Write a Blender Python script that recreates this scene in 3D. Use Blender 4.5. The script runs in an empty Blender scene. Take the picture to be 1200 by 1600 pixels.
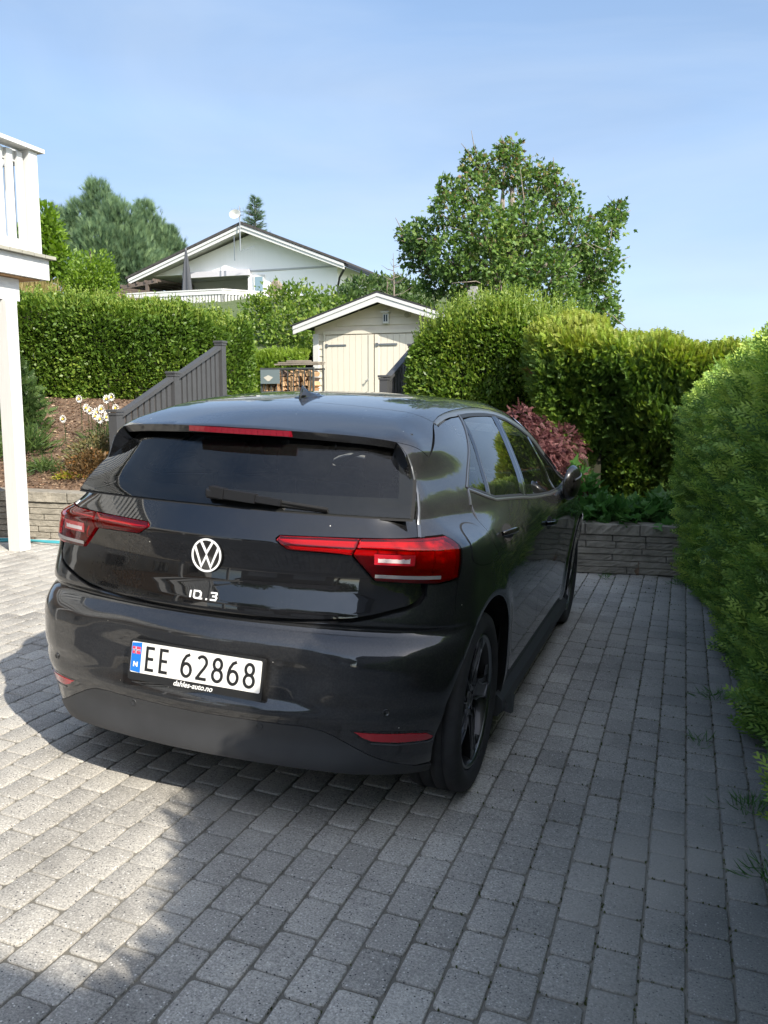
import bpy, bmesh, math, random
import numpy as np
from mathutils import Vector, Matrix, noise
from mathutils.geometry import delaunay_2d_cdt
R_ = math.radians
SC = bpy.context.scene
COL = SC.collection
rng = np.random.default_rng(7)
# ---------------- camera, world, sun, exposure ----------------
PITCH, CAMH, CX, CY, YAW, TILT = .1333, 1.4925, -.4646, 3.418, .3439, .042
cam = bpy.data.cameras.new('camera'); camo = bpy.data.objects.new('camera', cam); COL.objects.link(camo)
cam.sensor_width = 36; cam.sensor_fit = 'HORIZONTAL'; cam.lens = 1309/1200*36
cam.clip_start = .05; cam.clip_end = 3000
camo.location = (0, 0, CAMH); camo.rotation_euler = (math.pi/2-PITCH, 0, 0)
SC.camera = camo
SC.render.resolution_x = 768; SC.render.resolution_y = 1024
SC.view_settings.view_transform = 'Standard'; SC.view_settings.look = 'None'
SC.view_settings.gamma = 1; SC.view_settings.exposure = EXPO = 1.45
SITE = Matrix.Translation((CX, CY, 0)) @ Matrix.Rotation(-YAW, 4, 'Z')
CARM = Matrix.Rotation(TILT, 4, 'Y') @ SITE        # paving and car share the slope of the drive
SUN_C = Vector((1.12, -.73, 1.0))                  # towards the sun, in site axes
sunw = (SITE.to_3x3() @ SUN_C).normalized()
w = bpy.data.worlds.new("World"); SC.world = w; w.use_nodes = True
nt = w.node_tree; nt.nodes.clear()
wo = nt.nodes.new('ShaderNodeOutputWorld'); bg = nt.nodes.new('ShaderNodeBackground')
sk = nt.nodes.new('ShaderNodeTexSky'); sk.sky_type = 'NISHITA'; sk.sun_disc = False
sk.sun_elevation = math.asin(sunw.z); sk.sun_rotation = math.atan2(sunw.x, sunw.y)
sk.air_density = 1.0; sk.dust_density = .8; sk.ozone_density = 2.2
bg.inputs['Strength'].default_value = .15
tc = nt.nodes.new('ShaderNodeTexCoord'); mp = nt.nodes.new('ShaderNodeMapping')
mp.inputs['Rotation'].default_value = (0, .25, .5); mp.inputs['Scale'].default_value = (1.2, 2.0, 7.0)
nz = nt.nodes.new('ShaderNodeTexNoise'); nz.inputs['Scale'].default_value = 1.5; nz.inputs['Detail'].default_value = 5; nz.inputs['Roughness'].default_value = .5
cr = nt.nodes.new('ShaderNodeValToRGB'); cr.color_ramp.elements[0].position = .30; cr.color_ramp.elements[1].position = .85
cr.color_ramp.elements[0].color = (.80, .80, .80, 1); cr.color_ramp.elements[1].color = (.97, .97, .97, 1)
mx = nt.nodes.new('ShaderNodeMix'); mx.data_type = 'RGBA'
mx.inputs[7].default_value = (4.6, 5.3, 7.4, 1)     # thin veil of high cloud
L = nt.links.new
L(tc.outputs['Generated'], mp.inputs['Vector']); L(mp.outputs[0], nz.inputs['Vector']); L(nz.outputs['Fac'], cr.inputs[0])

# the veil is strong away from the sun and thin around it; whiter low down
vd = nt.nodes.new('ShaderNodeVectorMath'); vd.operation = 'DOT_PRODUCT'; vd.inputs[1].default_value = tuple(sunw); L(tc.outputs['Generated'], vd.inputs[0])
mr_ = nt.nodes.new('ShaderNodeMapRange'); mr_.inputs[1].default_value = -.1; mr_.inputs[2].default_value = .6; mr_.inputs[3].default_value = 1.0; mr_.inputs[4].default_value = .10; L(vd.outputs['Value'], mr_.inputs[0])
ml_ = nt.nodes.new('ShaderNodeMath'); ml_.operation = 'MULTIPLY'; L(cr.outputs[0], ml_.inputs[0]); L(mr_.outputs[0], ml_.inputs[1]); L(ml_.outputs[0], mx.inputs[0])
sz_ = nt.nodes.new('ShaderNodeSeparateXYZ'); L(tc.outputs['Generated'], sz_.inputs[0]); vr = nt.nodes.new('ShaderNodeValToRGB'); L(sz_.outputs[2], vr.inputs[0]); L(vr.outputs[0], mx.inputs[7])
vr.color_ramp.elements[0].position = 0; vr.color_ramp.elements[0].color = (1.60, 1.98, 2.44, 1); vr.color_ramp.elements[1].position = .52; vr.color_ramp.elements[1].color = (.56, .92, 1.56, 1)
e_ = vr.color_ramp.elements.new(.22); e_.color = (1.10, 1.55, 2.26, 1); L(sk.outputs[0], mx.inputs[6]); n2 = nt.nodes.new('ShaderNodeTexNoise'); n2.inputs['Scale'].default_value = 1.1; n2.inputs['Detail'].default_value = 7; n2.inputs['Roughness'].default_value = .52; n2.inputs['Distortion'].default_value = .8
m2_ = nt.nodes.new('ShaderNodeMapping'); m2_.inputs['Rotation'].default_value = (.3, .5, .2); m2_.inputs['Scale'].default_value = (1.0, 2.4, 5.5); L(tc.outputs['Generated'], m2_.inputs['Vector']); L(m2_.outputs[0], n2.inputs['Vector'])
c2 = nt.nodes.new('ShaderNodeValToRGB'); c2.color_ramp.elements[0].position = .42; c2.color_ramp.elements[0].color = (0, 0, 0, 1); c2.color_ramp.elements[1].position = .78; c2.color_ramp.elements[1].color = (.55, .55, .55, 1); L(n2.outputs['Fac'], c2.inputs[0])
mx2 = nt.nodes.new('ShaderNodeMix'); mx2.data_type = 'RGBA'; mx2.inputs[7].default_value = (1.8, 2.1, 2.5, 1); L(c2.outputs[0], mx2.inputs[0]); L(mx.outputs[2], mx2.inputs[6]); mh = nt.nodes.new('ShaderNodeMapRange'); mh.interpolation_type = 'SMOOTHSTEP'; mh.inputs[1].default_value = .15; mh.inputs[2].default_value = .95; mh.inputs[3].default_value = 0; mh.inputs[4].default_value = .30; L(vd.outputs['Value'], mh.inputs[0])
mx3 = nt.nodes.new('ShaderNodeMix'); mx3.data_type = 'RGBA'; mx3.inputs[7].default_value = (6.0, 5.6, 4.9, 1); L(mh.outputs[0], mx3.inputs[0]); L(mx2.outputs[2], mx3.inputs[6]); L(mx3.outputs[2], bg.inputs['Color']); L(bg.outputs[0], wo.inputs[0])  # warm haze towards the sun, added to lift the fill in shade
sl = bpy.data.lights.new('sun', 'SUN'); sl.energy = 3.1; sl.angle = R_(.53); sl.color = (1, .93, .82)
so = bpy.data.objects.new('sun', sl); COL.objects.link(so); so.rotation_euler = (-sunw).to_track_quat('-Z', 'Y').to_euler()
so.location = (8, -10, 15)

# ---------------- materials ----------------
MATS = {}
def mat(name):
    m = bpy.data.materials.new(name); m.use_nodes = True
    n = m.node_tree.nodes; n.clear(); o = n.new('ShaderNodeOutputMaterial')
    MATS[name] = m
    return m, m.node_tree, o
def node(t, typ, **kw):
    n = t.nodes.new(typ)
    for k, v in kw.items():
        if k.startswith('i_'):
            key = k[2:].replace('_', ' ')
            try: n.inputs[key].default_value = v
            except KeyError: n.inputs[int(key)].default_value = v
        else: setattr(n, k, v)
    return n
def c4(c): return (c[0], c[1], c[2], 1)
def noisy(t, scale, detail=4, coord='Object', rough=.6, stretch=None):
    tcn = node(t, 'ShaderNodeTexCoord'); v = tcn.outputs[coord]
    if stretch:
        mpn = node(t, 'ShaderNodeMapping'); mpn.inputs['Scale'].default_value = stretch; t.links.new(v, mpn.inputs[0]); v = mpn.outputs[0]
    n = node(t, 'ShaderNodeTexNoise'); n.inputs['Scale'].default_value = scale; n.inputs['Detail'].default_value = detail; n.inputs['Roughness'].default_value = rough
    t.links.new(v, n.inputs['Vector']); return n.outputs['Fac']
def ramp(t, fac, stops):
    r = node(t, 'ShaderNodeValToRGB'); e = r.color_ramp.elements
    e[0].position, e[0].color = stops[0][0], c4(stops[0][1]); e[1].position, e[1].color = stops[-1][0], c4(stops[-1][1])
    for p, c in stops[1:-1]:
        q = e.new(p); q.color = c4(c)
    t.links.new(fac, r.inputs[0]); return r.outputs[0]
def pbr(name, base, rough=.5, metal=0, coat=0, coatr=.03, spec=.5, var=.0, vscale=6, bump=0, bscale=40, stretch=None, base2=None, coord='Object', bdist=.01):
    m, t, o = mat(name)
    p = node(t, 'ShaderNodeBsdfPrincipled'); p.inputs['Roughness'].default_value = rough; p.inputs['Metallic'].default_value = metal
    p.inputs['Coat Weight'].default_value = coat; p.inputs['Coat Roughness'].default_value = coatr; p.inputs['Specular IOR Level'].default_value = spec
    if var or base2:
        f = noisy(t, vscale, 5, coord, stretch=stretch)
        b2 = base2 or tuple(c*(1+var) for c in base); b1 = base if base2 else tuple(c*(1-var) for c in base)
        t.links.new(ramp(t, f, [(.3, b1), (.7, b2)]), p.inputs['Base Color'])
    else: p.inputs['Base Color'].default_value = c4(base)
    if bump:
        f = noisy(t, bscale, 4, coord, stretch=stretch); b = node(t, 'ShaderNodeBump'); b.inputs['Strength'].default_value = bump; b.inputs['Distance'].default_value = bdist
        t.links.new(f, b.inputs['Height']); t.links.new(b.outputs[0], p.inputs['Normal'])
    t.links.new(p.outputs[0], o.inputs[0]); return m
def leafmat(name, stops, trans=.3, rough=.5, spec=.35):
    m, t, o = mat(name)
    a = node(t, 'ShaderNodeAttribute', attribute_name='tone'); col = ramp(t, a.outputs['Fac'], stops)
    p = node(t, 'ShaderNodeBsdfPrincipled'); p.inputs['Roughness'].default_value = rough; p.inputs['Specular IOR Level'].default_value = spec
    tr = node(t, 'ShaderNodeBsdfTranslucent'); ms = node(t, 'ShaderNodeMixShader'); ms.inputs[0].default_value = trans
    t.links.new(col, p.inputs['Base Color'])
    hs = node(t, 'ShaderNodeHueSaturation'); hs.inputs['Saturation'].default_value = 1.1; hs.inputs['Value'].default_value = 1.6
    t.links.new(col, hs.inputs['Color']); t.links.new(hs.outputs[0], tr.inputs[0])
    t.links.new(p.outputs[0], ms.inputs[1]); t.links.new(tr.outputs[0], ms.inputs[2]); t.links.new(ms.outputs[0], o.inputs[0]); return m
def glassmat(name, tint, ior=1.5, dust=0.0, rough=.0):
    m, t, o = mat(name)
    tr = node(t, 'ShaderNodeBsdfTransparent'); tr.inputs[0].default_value = c4(tint)
    gl = node(t, 'ShaderNodeBsdfGlossy'); gl.inputs['Roughness'].default_value = rough; gl.inputs['Color'].default_value = (1, 1, 1, 1)
    fr = node(t, 'ShaderNodeFresnel'); fr.inputs[0].default_value = ior
    ms = node(t, 'ShaderNodeMixShader'); t.links.new(fr.outputs[0], ms.inputs[0]); t.links.new(tr.outputs[0], ms.inputs[1]); t.links.new(gl.outputs[0], ms.inputs[2])
    out = ms.outputs[0]
    if dust:
        f = noisy(t, 90, 5, 'Object', .7); f2 = noisy(t, 5, 3)
        mm = node(t, 'ShaderNodeMath', operation='MULTIPLY'); t.links.new(f, mm.inputs[0]); t.links.new(f2, mm.inputs[1])
        r = ramp(t, mm.outputs[0], [(.12, (0, 0, 0)), (.5, (dust, dust, dust))])
        df = node(t, 'ShaderNodeBsdfDiffuse'); df.inputs[0].default_value = (.42, .42, .40, 1)
        m2 = node(t, 'ShaderNodeMixShader'); t.links.new(r, m2.inputs[0]); t.links.new(out, m2.inputs[1]); t.links.new(df.outputs[0], m2.inputs[2]); out = m2.outputs[0]
    t.links.new(out, o.inputs[0]); return m
def paintmat(name, base, metal, rough, dust, specks=0):
    m, t, o = mat(name)
    p = node(t, 'ShaderNodeBsdfPrincipled'); p.inputs['Specular IOR Level'].default_value = .15; p.inputs['Metallic'].default_value = metal; p.inputs['Roughness'].default_value = rough
    p.inputs['Coat Weight'].default_value = 1; p.inputs['Coat Roughness'].default_value = .02; p.inputs['Coat IOR'].default_value = 1.62
    f = noisy(t, 3.5, 6, 'Object', .7); f2 = noisy(t, 160, 2, 'Object', .6)
    mm = node(t, 'ShaderNodeMath', operation='MULTIPLY'); t.links.new(f, mm.inputs[0]); t.links.new(f2, mm.inputs[1])
    r = ramp(t, mm.outputs[0], [(.18, (0, 0, 0)), (.42, (dust, dust, dust))])
    m2 = node(t, 'ShaderNodeMix', data_type='RGBA'); m2.inputs[6].default_value = c4(base); m2.inputs[7].default_value = (.34, .32, .29, 1)
    t.links.new(r, m2.inputs[0]); col = m2.outputs[2]
    cra = node(t, 'ShaderNodeMath', operation='MULTIPLY_ADD'); cra.inputs[1].default_value = .6; cra.inputs[2].default_value = .02
    t.links.new(r, cra.inputs[0]); t.links.new(cra.outputs[0], p.inputs['Coat Roughness'])
    if specks:
        tcn = node(t, 'ShaderNodeTexCoord'); vo = node(t, 'ShaderNodeTexVoronoi'); vo.inputs['Scale'].default_value = 28
        t.links.new(tcn.outputs['Object'], vo.inputs['Vector'])
        lt = node(t, 'ShaderNodeMath', operation='LESS_THAN'); lt.inputs[1].default_value = .055; t.links.new(vo.outputs['Distance'], lt.inputs[0])
        se = node(t, 'ShaderNodeSeparateColor'); t.links.new(vo.outputs['Color'], se.inputs[0])
        gt = node(t, 'ShaderNodeMath', operation='GREATER_THAN'); gt.inputs[1].default_value = 1-specks; t.links.new(se.outputs[0], gt.inputs[0])
        mu = node(t, 'ShaderNodeMath', operation='MULTIPLY'); t.links.new(lt.outputs[0], mu.inputs[0]); t.links.new(gt.outputs[0], mu.inputs[1])
        m3 = node(t, 'ShaderNodeMix', data_type='RGBA'); t.links.new(mu.outputs[0], m3.inputs[0]); t.links.new(col, m3.inputs[6]); m3.inputs[7].default_value = (.6, .58, .52, 1); col = m3.outputs[2]
    t.links.new(col, p.inputs['Base Color']); t.links.new(p.outputs[0], o.inputs[0]); return m

M_paint = paintmat('car_paint', (.019, .0195, .021), .35, .42, .05, .10)
M_gloss = paintmat('gloss_black', (.003, .003, .0035), 0, .3, .018, .06)
M_plast = pbr('grey_plastic', (.034, .035, .037), .55, var=.12, vscale=9, bump=.15, bscale=500, bdist=.001)
M_dark = pbr('black_trim', (.008, .008, .009), .5)
M_seal = pbr('rubber_seal', (.004, .004, .004), .8)
M_satin = pbr('satin_grey', (.16, .165, .175), .3, metal=.8)
M_tyre = pbr('tyre_rubber', (.022, .022, .023), .75, var=.25, vscale=30, bump=.3, bscale=200, bdist=.002)
M_rimb = pbr('rim_black', (.005, .005, .006), .35, coat=.3)
M_rims = pbr('rim_machined', (.24, .25, .26), .3, metal=1)
M_glass = glassmat('side_glass', (.30, .33, .32), dust=.015)
M_rglass = glassmat('rear_window_glass', (.50, .53, .52), dust=.02)
M_int = pbr('interior_black', (.012, .012, .013), .85)
M_seat = pbr('seat_cloth', (.05, .05, .055), .9, var=.2, vscale=40)
M_redl = glassmat('red_lens', (.82, .02, .04), 1.49)
M_redin = pbr('red_reflector', (.50, .015, .03), .25, bump=.5, bscale=120, stretch=(1, 1, .1), bdist=.003)
M_redb = pbr('red_light_bar', (.42, .010, .02), .2, coat=1)
M_clear = pbr('light_bar', (.60, .50, .49), .15, coat=1)
M_brake = pbr('brake_light_red', (.20, .004, .014), .12, coat=1)
M_white = pbr('white_emblem', (.82, .82, .80), .25, coat=.5)
M_plate = pbr('plate_white', (.80, .78, .73), .4, var=.02, vscale=12)
M_pblack = pbr('plate_black', (.012, .012, .012), .5)
M_pblue = pbr('plate_blue', (.012, .16, .55), .4)
M_pred = pbr('flag_red', (.75, .05, .09), .4)
M_navy = pbr('flag_navy', (.01, .04, .25), .4)
M_mirror = pbr('mirror_silver', (.8, .8, .8), .03, metal=1)

# ---------------- object helpers ----------------
def tag(o, label=None, cat=None, group=None, kind=None):
    if label: o['label'] = label
    if cat: o['category'] = cat
    if group: o['group'] = group
    if kind: o['kind'] = kind
    return o
def link(o, parent=None, M=None):
    COL.objects.link(o)
    if parent is not None: o.parent = parent
    if M is not None: o.matrix_world = M if parent is None else M
    return o
def empty(name, M=None):
    o = bpy.data.objects.new(name, None); COL.objects.link(o); o.empty_display_size = .2
    if M is not None: o.matrix_world = M
    return o
def npmesh(name, V, F, mats=None, mi=None, smooth=False, attr=None, parent=None, M=None):
    """V (n,3); F list of faces, or an (m,k) array"""
    V = np.asarray(V, np.float32); me = bpy.data.meshes.new(name)
    if isinstance(F, np.ndarray):
        m, k = F.shape; me.vertices.add(len(V)); me.vertices.foreach_set('co', V.ravel()); me.loops.add(m*k); me.loops.foreach_set('vertex_index', F.astype(np.int32).ravel())
        me.polygons.add(m); me.polygons.foreach_set('loop_start', (np.arange(m)*k).astype(np.int32)); me.polygons.foreach_set('loop_total', np.full(m, k, np.int32))
        if mi is not None: me.polygons.foreach_set('material_index', np.asarray(mi, np.int32))
        me.update(calc_edges=True)
    else:
        me.from_pydata([tuple(v) for v in V.tolist()], [], F)
        if mi is not None: me.polygons.foreach_set('material_index', np.asarray(mi, np.int32))
    for mm in (mats if isinstance(mats, (list, tuple)) else [mats]):
        if mm: me.materials.append(mm)
    if smooth: me.polygons.foreach_set('use_smooth', np.ones(len(me.polygons), bool))
    if attr is not None:
        a = me.attributes.new('tone', 'FLOAT', 'POINT'); a.data.foreach_set('value', np.asarray(attr, np.float32))
    me.validate(); me.update()
    o = bpy.data.objects.new(name, me); COL.objects.link(o)
    if parent is not None: o.parent = parent
    elif M is not None: o.matrix_world = M
    return o
class MB:
    """collects boxes, prisms and tubes into ONE mesh object"""
    def __init__(s): s.v = []; s.f = []; s.m = []
    def add(s, V, F, mi=0):
        n = len(s.v); s.v += [tuple(map(float, v)) for v in V]; s.f += [tuple(i+n for i in f) for f in F]; s.m += [mi]*len(F); return s
    def box(s, c, h, mi=0, rot=None, bev=0):
        cx, cy, cz = c; hx, hy, hz = h; V = []
        if bev > 0:
            b = bev
            for z in (-hz, -hz+b, hz-b, hz):
                e = b if abs(z) == hz else 0
                a, d = hx-e, hy-e; k = b if not e else 0
                for x, y in ((-a, -d), (a, -d), (a, d), (-a, d)): V.append(Vector((x, y, z)))
            F = [(3, 2, 1, 0), (12, 13, 14, 15)]
            for r in range(3):
                for i in range(4): F.append((r*4+i, r*4+(i+1) % 4, r*4+4+(i+1) % 4, r*4+4+i))
        else:
            for z in (-hz, hz):
                for x, y in ((-hx, -hy), (hx, -hy), (hx, hy), (-hx, hy)): V.append(Vector((x, y, z)))
            F = [(3, 2, 1, 0), (4, 5, 6, 7)]+[(i, (i+1) % 4, 4+(i+1) % 4, 4+i) for i in range(4)]
        if rot is not None: V = [rot @ v for v in V]
        return s.add([(v[0]+cx, v[1]+cy, v[2]+cz) for v in V], F, mi)
    def bar(s, a, b, wx, wz, mi=0, up=(0, 0, 1)):
        a = Vector(a); b = Vector(b); d = (b-a); l = d.length; d.normalize(); u = Vector(up); x = d.cross(u)
        if x.length < 1e-4: x = Vector((1, 0, 0))
        x.normalize(); u = x.cross(d); Rm = Matrix((x, d, u)).transposed()
        return s.box((a+b)/2, (wx/2, l/2, wz/2), mi, Rm)
    def tube(s, pts, r, n=8, mi=0, cap=True):
        pts = [Vector(p) for p in pts]; rs = r if isinstance(r, (list, tuple)) else [r]*len(pts)
        rings = []; up = Vector((0, 0, 1)); V = []; F = []
        for i, p in enumerate(pts):
            d = (pts[min(i+1, len(pts)-1)]-pts[max(i-1, 0)]).normalized(); x = d.cross(up)
            if x.length < 1e-3: x = d.cross(Vector((0, 1, 0)))
            x.normalize(); y = x.cross(d)
            for k in range(n):
                a = 2*math.pi*k/n; V.append(p+(x*math.cos(a)+y*math.sin(a))*rs[i])
        for i in range(len(pts)-1):
            for k in range(n): F.append((i*n+k, i*n+(k+1) % n, (i+1)*n+(k+1) % n, (i+1)*n+k))
        if cap: F.append(tuple(range(n-1, -1, -1))); F.append(tuple((len(pts)-1)*n+k for k in range(n)))
        return s.add(V, F, mi)
    def prism(s, P, d, mi=0):
        """polygon P (3-D points) pushed by vector d"""
        n = len(P); P = [Vector(p) for p in P]; d = Vector(d)
        return s.add(P+[p+d for p in P], [tuple(range(n)), tuple(range(2*n-1, n-1, -1))]+[(i, i+n, (i+1) % n+n, (i+1) % n) for i in range(n)], mi)
    def build(s, name, mats, parent=None, M=None, smooth=False):
        o = npmesh(name, s.v, s.f, mats, s.m, smooth, parent=parent, M=M)
        bm = bmesh.new(); bm.from_mesh(o.data); bmesh.ops.recalc_face_normals(bm, faces=bm.faces); bm.to_mesh(o.data); bm.free()
        return o
def lathe(prof, n=48, axis='x'):
    """prof list of (radius, along)"""
    V = []; F = []
    for r, a in prof:
        for k in range(n):
            t = 2*math.pi*k/n; V.append((a, r*math.cos(t), r*math.sin(t)))
    for i in range(len(prof)-1):
        for k in range(n): F.append((i*n+k, (i+1)*n+k, (i+1)*n+(k+1) % n, i*n+(k+1) % n))
    return V, F
# ---------------- car body as a smooth solid: rear, side, roof and nose fields with rounded meetings ----------------
def pch(xs,ys,s=.012,n=1400):
    xs=np.asarray(xs,float);ys=np.asarray(ys,float)
    h=np.diff(xs);dl=np.diff(ys)/h;m=np.zeros(len(xs));m[0]=dl[0];m[-1]=dl[-1]
    for i in range(1,len(xs)-1):
        if dl[i-1]*dl[i]>0:
            w1=2*h[i]+h[i-1];w2=h[i]+2*h[i-1];m[i]=(w1+w2)/(w1/dl[i-1]+w2/dl[i])
    X=np.linspace(xs[0]-.1,xs[-1]+.1,n);i=np.clip(np.searchsorted(xs,X)-1,0,len(xs)-2)
    t=(X-xs[i])/h[i];Y=(2*t**3-3*t**2+1)*ys[i]+(t**3-2*t**2+t)*h[i]*m[i]+(3*t**2-2*t**3)*ys[i+1]+(t**3-t**2)*h[i]*m[i+1]
    lo=X<xs[0];hi=X>xs[-1];Y[lo]=ys[0]+m[0]*(X[lo]-xs[0]);Y[hi]=ys[-1]+m[-1]*(X[hi]-xs[-1])
    dx=X[1]-X[0];k=int(3*s/dx)
    if k>0:
        g=np.exp(-.5*(np.arange(-k,k+1)*dx/s)**2);g/=g.sum()
        Yp=np.r_[Y[0]-(Y[1]-Y[0])*np.arange(k,0,-1),Y,Y[-1]+(Y[-1]-Y[-2])*np.arange(1,k+1)];Y=np.convolve(Yp,g,'valid')
    return lambda q:np.interp(q,X,Y)
# rear centre profile y(z)
Yc=pch([.12,.20,.26,.34,.37,.42,.47,.56,.615,.645,.672,.690,.702,.712,.724,.738,.76,.80,.85,.90,.97,.992,1.003,1.12,1.25,1.37,1.5],
       [-.60,-.640,-.656,-.648,-.650,-.656,-.638,-.626,-.632,-.634,-.624,-.606,-.592,-.578,-.582,-.600,-.598,-.587,-.573,-.567,-.569,-.573,-.568,-.508,-.440,-.374,-.29],.004)
Kc=pch([.2,.5,.7,.9,1.05,1.35],[.26,.25,.25,.26,.27,.31],.03)
W=pch([.15,.24,.34,.5,.62,.75,.86,.935,.97,1.02,1.08,1.12,1.25,1.42,1.6],
      [.84,.864,.879,.888,.899,.906,.907,.900,.888,.868,.842,.826,.748,.625,.47],.012)
Tr=pch([-.8,-.4,0,.5,2.2,2.8,3.2,3.6],[.93,.965,.985,1,1,.99,.965,.92],.1)
Tg=pch([-.5,-.2,.2,.9,1.6,2.0,2.8],[-.125,-.09,-.025,0,-.01,-.04,-.06],.08)
Zr=pch([-.5,-.372,-.081,.152,.5,.9,1.3,1.7,1.95,2.2,2.5,2.72,2.85,3.1,3.4,3.6,3.8],
       [1.328,1.370,1.450,1.482,1.513,1.528,1.524,1.487,1.42,1.325,1.165,1.03,.98,.925,.84,.74,.6],.03)
Cr=pch([-.5,-.3,.2,1.6,2.2,2.8,3.5],[.17,.16,.10,.085,.11,.15,.2],.06)
Yf=pch([.1,.25,.5,.7,.9,1.1],[3.50,3.56,3.58,3.56,3.42,3.1],.02)
RC=pch([.2,.3,.45,.85,1.0,1.15,1.4],[.36,.29,.20,.19,.19,.13,.10],.02)
def sst(x,a,b):
    t=np.clip((x-a)/(b-a),0,1);return t*t*(3-2*t)
def side(y,z):
    g=W(z)*Tr(y)+Tg(y)*sst(z,.98,1.09)*(1-.68*sst(z,1.2,1.36))
    for yc in (0.,2.77):
        d=np.sqrt((y-yc)**2+(z-.35)**2)
        g=g+.012*np.exp(-((d-.435)/.06)**2)*sst(z,.15,.3)
    return g
def rearf(x,z):
    x=np.abs(x)
    y=Yc(z)+Kc(z)*x*x
    # recess around plate, fading to the sides
    y=y-.02*sst(x,.36,.58)*np.exp(-((z-.55)/.09)**2)
    y=y-.022*sst(x,.30,.58)*sst(z,.42,.52)*(1-sst(z,.60,.74))
    return y
def fil(a,b,R):
    m=np.maximum(a,b);u=np.maximum(a+R,0);v=np.maximum(b+R,0)
    q=(u**2.3+v**2.3)**(1/2.3)-R
    return np.where((a>-R)&(b>-R),q,m)
def Fb(P):
    x,y,z=np.abs(P[...,0]),P[...,1],P[...,2]
    a=(rearf(x,z)-y);b=x-side(y,z)
    c=z-(Zr(y)-Cr(y)*x*x)
    f=(y-(Yf(z)-.28*x*x-.25*x**4))
    q=fil(a,b,RC(z));q=fil(q,f,.12)
    rr=.012+.085*sst(y,-.38,-.05)
    return fil(q,c,rr)
# ---------------- panels laid on that body ----------------
def solve(O, D, t0, t1, n=70, F=None):
    """first crossing into the body along O+D t (from outside, t0 -> t1)"""
    F = F or Fb
    lo = np.full(len(O), t0, float); hi = np.full(len(O), t1, float); found = np.zeros(len(O), bool)
    prev = t0
    for t in np.linspace(t0, t1, n)[1:]:
        v = F(O+D*t); ins = (v < 0) & ~found
        lo[ins] = prev; hi[ins] = t; found |= ins; prev = t
    for _ in range(20):
        m = (lo+hi)/2; v = F(O+D*m[:, None]); ins = v < 0
        hi = np.where(ins, m, hi); lo = np.where(ins, lo, m)
    return O+D*hi[:, None]
def from2(mode, Q, F=None):
    Q = np.asarray(Q, float); a, b = Q[:, 0], Q[:, 1]; z = np.zeros(len(Q)); o = z+1
    if mode == 'S': return solve(np.stack([z+1.3, a, b], -1), np.stack([-o, z, z], -1), 0, 1.3, F=F)
    if mode == 'T': return solve(np.stack([a, b, z+2], -1), np.stack([z, z, -o], -1), 0, 1.8, F=F)
    if mode == 'R': return solve(np.stack([a, z-1.5, b], -1), np.stack([z, o, z], -1), 0, 2.5, F=F)
    if mode == 'C': return solve(np.stack([z, z+.5, b], -1)+np.stack([np.sin(a), -np.cos(a), z], -1)*2.2, np.stack([-np.sin(a), np.cos(a), z], -1), 0, 2.1, F=F)
    if mode == 'D': return solve(np.stack([z, z+2.4, b], -1)+np.stack([np.sin(a), np.cos(a), z], -1)*2.2, np.stack([-np.sin(a), -np.cos(a), z], -1), 0, 2.1, F=F)
    if mode == 'G':     # gnomonic, for the roof spoiler and hatch glass
        u = np.array([0, .6, .8]); v = np.array([0, -.8, .6]); d = np.outer(o, v)+np.outer(a, [1, 0, 0])+np.outer(b, u)
        c = np.array([0, .5, .85]); d /= np.linalg.norm(d, axis=1, keepdims=True); return solve(c+d*2.0, -d, 0, 1.9, F=F)
def to2(mode, P):
    P = np.asarray(P, float); x, y, z = P[:, 0], P[:, 1], P[:, 2]
    if mode == 'S': return np.stack([y, z], -1)
    if mode == 'T': return np.stack([x, y], -1)
    if mode == 'R': return np.stack([x, z], -1)
    if mode == 'C': return np.stack([np.arctan2(x, .5-y), z], -1)
    if mode == 'D': return np.stack([np.arctan2(x, y-2.4), z], -1)
    if mode == 'G':
        q = P-np.array([0, .5, .85]); k = q@np.array([0, -.8, .6]); return np.stack([q[:, 0]/k, (q@np.array([0, .6, .8]))/k], -1)
def grad(P, F=None):
    F = F or Fb; e = 2e-3; g = np.stack([F(P+np.eye(3)[i]*e)-F(P-np.eye(3)[i]*e) for i in range(3)], -1)
    return g/(np.linalg.norm(g, axis=-1, keepdims=True)+1e-12)
def inpoly(Q, P):
    x, y = Q[:, 0], Q[:, 1]; c = np.zeros(len(Q), bool); n = len(P)
    for i in range(n):
        x1, y1 = P[i]; x2, y2 = P[(i+1) % n]
        if y1 == y2: continue
        k = ((y1 > y) != (y2 > y)) & (x < (x2-x1)*(y-y1)/(y2-y1)+x1); c ^= k
    return c
def densify(P, ds, closed=True):
    P = np.asarray(P, float); out = []; n = len(P)
    for i in range(n if closed else n-1):
        a, b = P[i], P[(i+1) % n]; k = max(1, int(np.ceil(np.linalg.norm(b-a)/ds)))
        for j in range(k): out.append(a+(b-a)*j/k)
    if not closed: out.append(P[-1])
    return np.array(out)
def shrink(P, d):
    P = np.asarray(P, float); A = np.sum(P[:, 0]*np.roll(P[:, 1], -1)-np.roll(P[:, 0], -1)*P[:, 1])/2; s = np.sign(A)
    e1 = P-np.roll(P, 1, 0); e2 = np.roll(P, -1, 0)-P
    e1 /= np.linalg.norm(e1, axis=1, keepdims=True)+1e-12; e2 /= np.linalg.norm(e2, axis=1, keepdims=True)+1e-12
    n1 = np.stack([-e1[:, 1], e1[:, 0]], -1)*s; n2 = np.stack([-e2[:, 1], e2[:, 0]], -1)*s; n = n1+n2
    n /= np.maximum(np.sum(n*n1, 1, keepdims=True), .5)
    return P+n*d
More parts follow.
